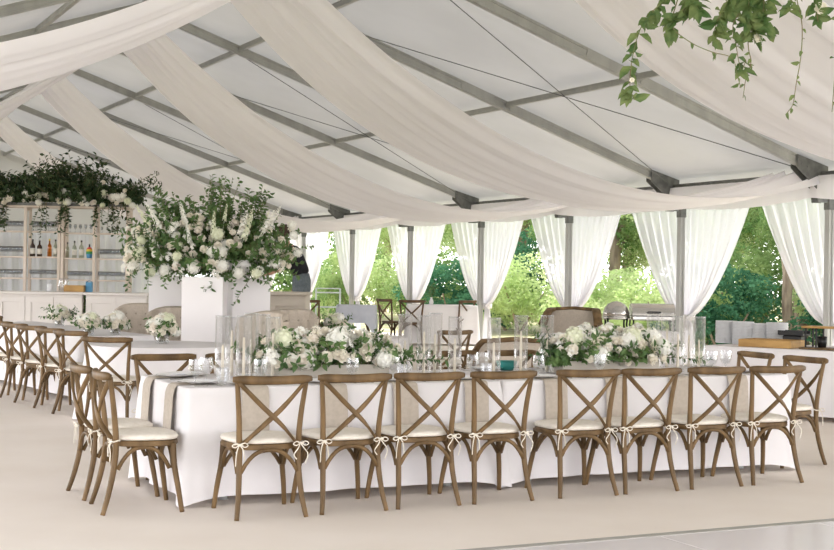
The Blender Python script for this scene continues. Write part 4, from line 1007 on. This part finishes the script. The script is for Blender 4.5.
# ------------------------------------------------------------------ far lounge by the curtains
put_chair(FAR, (-.1, 28.6), .05, 'dark cross-back chair drawn up to the far white table by the curtains', 'far chairs', 1.12)
put_chair(FAR, (-.7, 29.4), -.9, 'dark cross-back chair left of the far white table', 'far chairs', 1.12)
put_chair(FAR, (1.1, 29.3), .8, 'dark cross-back chair right of the far white table, before a curtain', 'far chairs', 1.12)
put_chair(FAR, (-2.15, 27.2), -.6, 'dark cross-back chair right of the beige cabinet, right one of two', 'far chairs', 1.12)
put_chair(FAR, (-2.45, 27.9), -1.0, 'dark cross-back chair right of the beige cabinet, left one of two', 'far chairs', 1.12)
long_table(-.75, .75, -.4, .4, 'f', 'table under the far white cloth by the curtains', 'white cloth on the far table by the curtains', Vector((.55, 29.6, 0)), .05, 9, h=.86)
t = thing('trestle_table', 'small brown trestle table with a grey-blue cloth under the far curtain', 'table', (-1.25, 28.4, 0), .0); mb = MB(); mb.box((0, 0, .84), (.78, .6, .035), bev=.008); mb.build('tabletop', M['darkwood'], t)
for sx in (-1, 1):
    for sy in (-1, 1): mb = MB(); mb.sweep([(sx*.36, sy*.22, 0), (sx*.1, -sy*.22, .82)], lambda i, q: rr_prof(.05, .03)); mb.build('leg', M['darkwood'], t)
o = cloth_mesh(rect_loop(-.41, .41, -.32, .32, .03), .868, 12, hem=.5, corner=.0).build('tablecloth', M['greyc'], auto=.9); o.location = (-1.25, 28.4, 0); tag(o, 'grey-blue short cloth on the far trestle table', 'tablecloth')
t = thing('serving_cart', 'white metal serving cart before the far curtains', 'cart', (-2.15, 33.0, 0), .1)
for z in (.3, .7, 1.05): mb = MB(); mb.box((0, 0, z), (.62, .45, .03), bev=.006); mb.build('tier', M['cartw'], t)
for sx in (-1, 1):
    for sy in (-1, 1): mb = MB(); mb.tube([(sx*.29, sy*.2, .08), (sx*.29, sy*.2, 1.15)], .015, 7); mb.lathe([(0, 0), (.03, .01), (.03, .06), (0, .08)], 8, (sx*.29, sy*.2, 0)); mb.build('leg', M['cartw'], t)
mb = MB(); mb.tube([(-.29, -.2, 1.15), (.29, -.2, 1.15)], .012, 6); mb.tube([(-.29, .2, 1.15), (.29, .2, 1.15)], .012, 6); mb.build('rail', M['cartw'], t)
r = random.Random(5); t = thing('slim_vase', 'slim vase with a leaf sprig on the far white table', 'vase', (.32, 29.6, .871)); mb = MB(); mb.lathe([(0, 0), (.04, 0), (.05, .06), (.02, .14), (.025, .16)], 12); mb.build('vase', M['white'], t, True); mb = MB()
for k in range(4): branch(mb, (0, 0, .14), (r.uniform(-.5, .5), r.uniform(-.4, .4), 1), .3, 8, .09, .1, r)
mb.build('sprig', [M['leaf'], M['stem']], t)

# ------------------------------------------------------------------ person behind the cabinet
def person():
    base = Vector((-1.73, 19.7, 0)); PZ = .44
    pl = thing('step_platform', 'low wooden platform behind the beige cabinet', 'platform', (base.x, base.y, 0)); mb = MB(); mb.box((0, 0, PZ-.02), (.8, .6, .04), bev=.006); mb.build('deck', M['goldwood'], pl)
    for sx in (-1, 1):
        for sy in (-1, 1): mb = MB(); mb.box((sx*.36, sy*.26, (PZ-.04)/2), (.05, .05, PZ-.04)); mb.build('leg', M['goldwood'], pl)
    t = thing('person', 'person in black shirt and grey jeans leaning left behind the tall flowers', 'person', base+Vector((0, 0, PZ)))
    def skin(name, verts, edges, m, root, parent=t, sub=2):
        me = bpy.data.meshes.new(name); me.from_pydata([v[:3] for v in verts], edges, []); o = bpy.data.objects.new(name, me); C.objects.link(o); o.parent = parent; me.materials.append(m)
        s = o.modifiers.new('skin', 'SKIN'); s.use_smooth_shade = True
        for i, v in enumerate(verts): me.skin_vertices[0].data[i].radius = (v[3], v[4] if len(v) > 4 else v[3]); me.skin_vertices[0].data[i].use_root = (i == root)
        o.modifiers.new('sub', 'SUBSURF').levels = sub; o.modifiers['sub'].render_levels = sub; return o
    # facing -x (to the left), torso leaning forward
    hip = (.05, 0, .93); ch = (-.04, 0, 1.28); nk = (-.14, 0, 1.47); hd = (-.24, 0, 1.6)
    V = [(*hip, .06, .06), (.03, 0, 1.08, .09, .09), (*ch, .1, .1), (-.1, 0, 1.42, .075, .07), (*nk, .052), (-.19, 0, 1.53, .07), (*hd, .095), (-.28, 0, 1.7, .06)]
    Ed = [(i, i+1) for i in range(7)]
    def limb(pts, frm):
        p = frm
        for q in pts: V.append(q); Ed.append((p, len(V)-1)); p = len(V)-1
        return p
    for sy in (-1, 1):
        limb([(.05, sy*.08, .86, .055), (.02, sy*.1, .5, .055), (.05, sy*.1, .28, .055), (.08, sy*.1, .09, .036), (-.06, sy*.11, .035, .033), (-.13, sy*.11, .03, .026)], 0)
        w = limb([(-.09, sy*.19, 1.39, .055), (-.22, sy*.22, 1.16, .042), (-.42, sy*.15, 1.06, .034), (-.47, sy*.13, 1.05, .03)], 3)
        for k in range(4): limb([(-.52, sy*.13+(k-1.5)*.02, 1.045, .0095), (-.55-.012*(k in (1, 2)), sy*.13+(k-1.5)*.021, 1.03, .0085), (-.565-.014*(k in (1, 2)), sy*.13+(k-1.5)*.02, 1.005, .008)], w)
        limb([(-.475, sy*.13-sy*.035, 1.035, .01), (-.505, sy*.13-sy*.05, 1.02, .009)], w)
    skin('body', V, Ed, M['skin'], 0)
    sv = [(.055, 0, 1.02, .15, .15), (.03, 0, 1.12, .15, .14), (-.02, 0, 1.25, .165, .14), (-.085, 0, 1.41, .11, .1), (-.085, -.18, 1.39, .075), (-.17, -.21, 1.25, .065), (-.085, .18, 1.39, .075), (-.17, .21, 1.25, .065)]
    skin('shirt', sv, [(0, 1), (1, 2), (2, 3), (3, 4), (4, 5), (3, 6), (6, 7)], M['shirt'], 0)
    mb = MB(); mb.tube([(.05, 0, 1.06), (.06, 0, .96), (.06, 0, .84), (.05, 0, .74)], lambda q: .118+.02*sin(PI*q), 16)
    for sy in (-1, 1): mb.tube(spl([(.055, sy*.08, .9), (.04, sy*.095, .68), (.02, sy*.1, .5), (.05, sy*.1, .28), (.08, sy*.1, .07)], 16), [.1, .062], 12)
    mb.build('trousers', M['jeans'], t, True)
    mb = MB(); mb.lathe([(0, -.1), (.08, -.08), (.108, -.02), (.105, .04), (.07, .09), (0, .115)], 18); o = mb.build('hair', M['hair'], t, True); o.location = (-.2, 0, 1.665); o.rotation_euler = (0, -.4, 0)
    for sy in (-1, 1):
        mb = MB(); mb.lathe([(0, -.012), (.01, -.006), (.01, .006), (0, .012)], 8); o = mb.build('eye', M['white'], t, True); o.location = (-.325, sy*.035, 1.625)
        mb = MB(); mb.lathe([(0, -.03), (.016, -.015), (.018, .015), (0, .03)], 8); o = mb.build('ear', M['skin'], t, True); o.location = (-.23, sy*.098, 1.6)
    mb = MB(); mb.tube([(-.325, 0, 1.63), (-.36, 0, 1.59), (-.33, 0, 1.58)], [.008, .016], 7); mb.build('nose', M['skin'], t, True)
    mb = MB(); mb.tube([(-.318, -.025, 1.55), (-.325, 0, 1.55), (-.318, .025, 1.55)], .007, 6); mb.build('mouth', M['blush'], t, True)
person()

# ------------------------------------------------------------------ hanging greenery, top right
def hanging():
    r = random.Random(91); Y = 5.0; c = aty(745, -45, Y); sR = (c-P0-Vector((0, 0, c.z))).dot(-E2)
    t = thing('hanging_greenery', 'leafy vine hanging from the roof at the top right corner', 'hanging plant', c)
    top = roofz(max(0, min(2*W, (P0-Vector((c.x, c.y, 0))).dot(E2))))+.1
    mb = MB(); mb.tube([(0, 0, .0), (0, 0, top-c.z)], .004, 5); mb.build('suspension_wire', M['steel'], t)
    mb = MB(); mb.tube([(.36*cos(a), .25*sin(a), 0) for a in [k*2*PI/28 for k in range(29)]], .012, 6); mb.tube([(-.36, 0, 0), (.36, 0, 0)], .008, 5); mb.build('hoop', M['stem'], t, True)
    mb = MB()
    for k in range(46):
        a = r.uniform(0, 6.28); branch(mb, (.36*cos(a), .25*sin(a), 0), (cos(a)*.6, sin(a)*.4, r.uniform(-.2, .7)), r.uniform(.12, .26), 8, .05, .7, r, .5, .002)
    mb.build('hoop_foliage', [M['leafl'], M['stem']], t)
    def vine(pts, nl, ls, t0=0, lab=None):
        P = [aty(x, y, Y+(i % 2)*.02)-c for i, (x, y) in enumerate(pts)]; P = spl(P, 6*len(P)); mb = MB(); mb.tube(P, [.0022, .0014], 4, mi=1)
        for k in range(nl):
            f = (t0+(1-t0)*(k+r.uniform(.1, .9))/nl)*(len(P)-1); i = min(int(f), len(P)-2); p = P[i].lerp(P[i+1], f-i); d = Vector((r.uniform(-1, 1), r.uniform(-.6, .6), r.uniform(-1.2, .1))); s = ls*r.uniform(.6, 1.15)
            leaf(mb, p, d, rvec(r)+Vector((0, -1, .3)), s, s*.52)
        mb.build('vine', [M['leafl'], M['stem']], t)
    vine([(680, -40), (668, -5), (652, 12), (640, 30), (632, 60), (630, 85), (634, 100)], 50, .062)
    vine([(690, -40), (676, 5), (672, 26), (690, 42), (712, 52), (732, 58), (737, 75), (741, 88)], 12, .035)
    vine([(705, -40), (690, 0), (678, 15), (668, 30)], 34, .068); vine([(700, -40), (692, -5), (700, 12)], 26, .065)
    vine([(735, -40), (728, 0), (718, 20), (712, 38)], 38, .066); vine([(745, -40), (742, 5), (733, 25), (736, 45), (741, 70), (746, 60)], 30, .058)
    vine([(752, -40), (752, 0), (750, 25), (756, 40)], 48, .068); vine([(760, -40), (764, 0), (762, 20), (768, 30)], 40, .068)
    vine([(750, -30), (748, 40), (751, 62), (746, 78), (743, 98)], 10, .03)
    vine([(790, -40), (797, 0), (802, 25), (801, 55), (796, 85), (793, 104), (787, 113)], 12, .035, .25); vine([(785, -40), (792, -8), (788, 12)], 20, .062)
    vine([(815, -40), (816, 0), (818, 22)], 26, .062); vine([(832, -40), (838, 20), (832, 112)], 9, .04)
    bloom(t, 'rose', aty(821, 8, Y)-c, (0, -1, .1), .024, r); bloom(t, 'rose', aty(758, 38, Y)-c, (0, -1, .1), .018, r); bloom(t, 'rose', aty(632, 80, Y)-c, (0, -1, .1), .01, r)
hanging()

# labels that would repeat get their place among the look-alikes
seen = {}
for o in list(bpy.data.objects):
    if o.parent is None and o.get('label') and o.name.split('.')[0] in ('tree', 'bush'): seen.setdefault(o['label'], []).append(o)
for lab, L in seen.items():
    if len(L) > 1:
        L.sort(key=lambda o: -o.location.x/o.location.y)
        for o, wd in zip(L, {2: ('right one', 'left one'), 3: ('right one', 'middle one', 'left one')}.get(len(L), tuple(ORD[:len(L)]))): o['label'] = lab+', '+wd
# ------------------------------------------------------------------ light
w = bpy.data.worlds.new('sky'); bpy.context.scene.world = w; w.use_nodes = True
WN = w.node_tree.nodes; WL = w.node_tree.links; bg = WN['Background']
tc = WN.new('ShaderNodeTexCoord'); sp = WN.new('ShaderNodeSeparateXYZ'); cr = WN.new('ShaderNodeValToRGB')
WL.new(tc.outputs['Generated'], sp.inputs[0]); WL.new(sp.outputs['Z'], cr.inputs[0]); WL.new(cr.outputs[0], bg.inputs[0])
cr.color_ramp.elements[0].position = .0; cr.color_ramp.elements[0].color = (1, .982, 1.015, 1)       # hazy bright horizon
cr.color_ramp.elements[1].position = .55; cr.color_ramp.elements[1].color = (.4, .43, .47, 1)
bg.inputs[1].default_value = 5.0
sun = bpy.data.lights.new('sun', 'SUN'); sun.energy = 6.0; sun.angle = .25; sun.color = (1, .96, .9)
so = bpy.data.objects.new('sun', sun); C.objects.link(so); so.rotation_euler = Vector((-.45, -.2, -1)).to_track_quat('-Z', 'Y').to_euler()
vs = bpy.context.scene.view_settings; vs.view_transform = 'Standard'; vs.exposure = .34
bpy.context.scene.cycles.max_bounces = 10; bpy.context.scene.cycles.transparent_max_bounces = 24
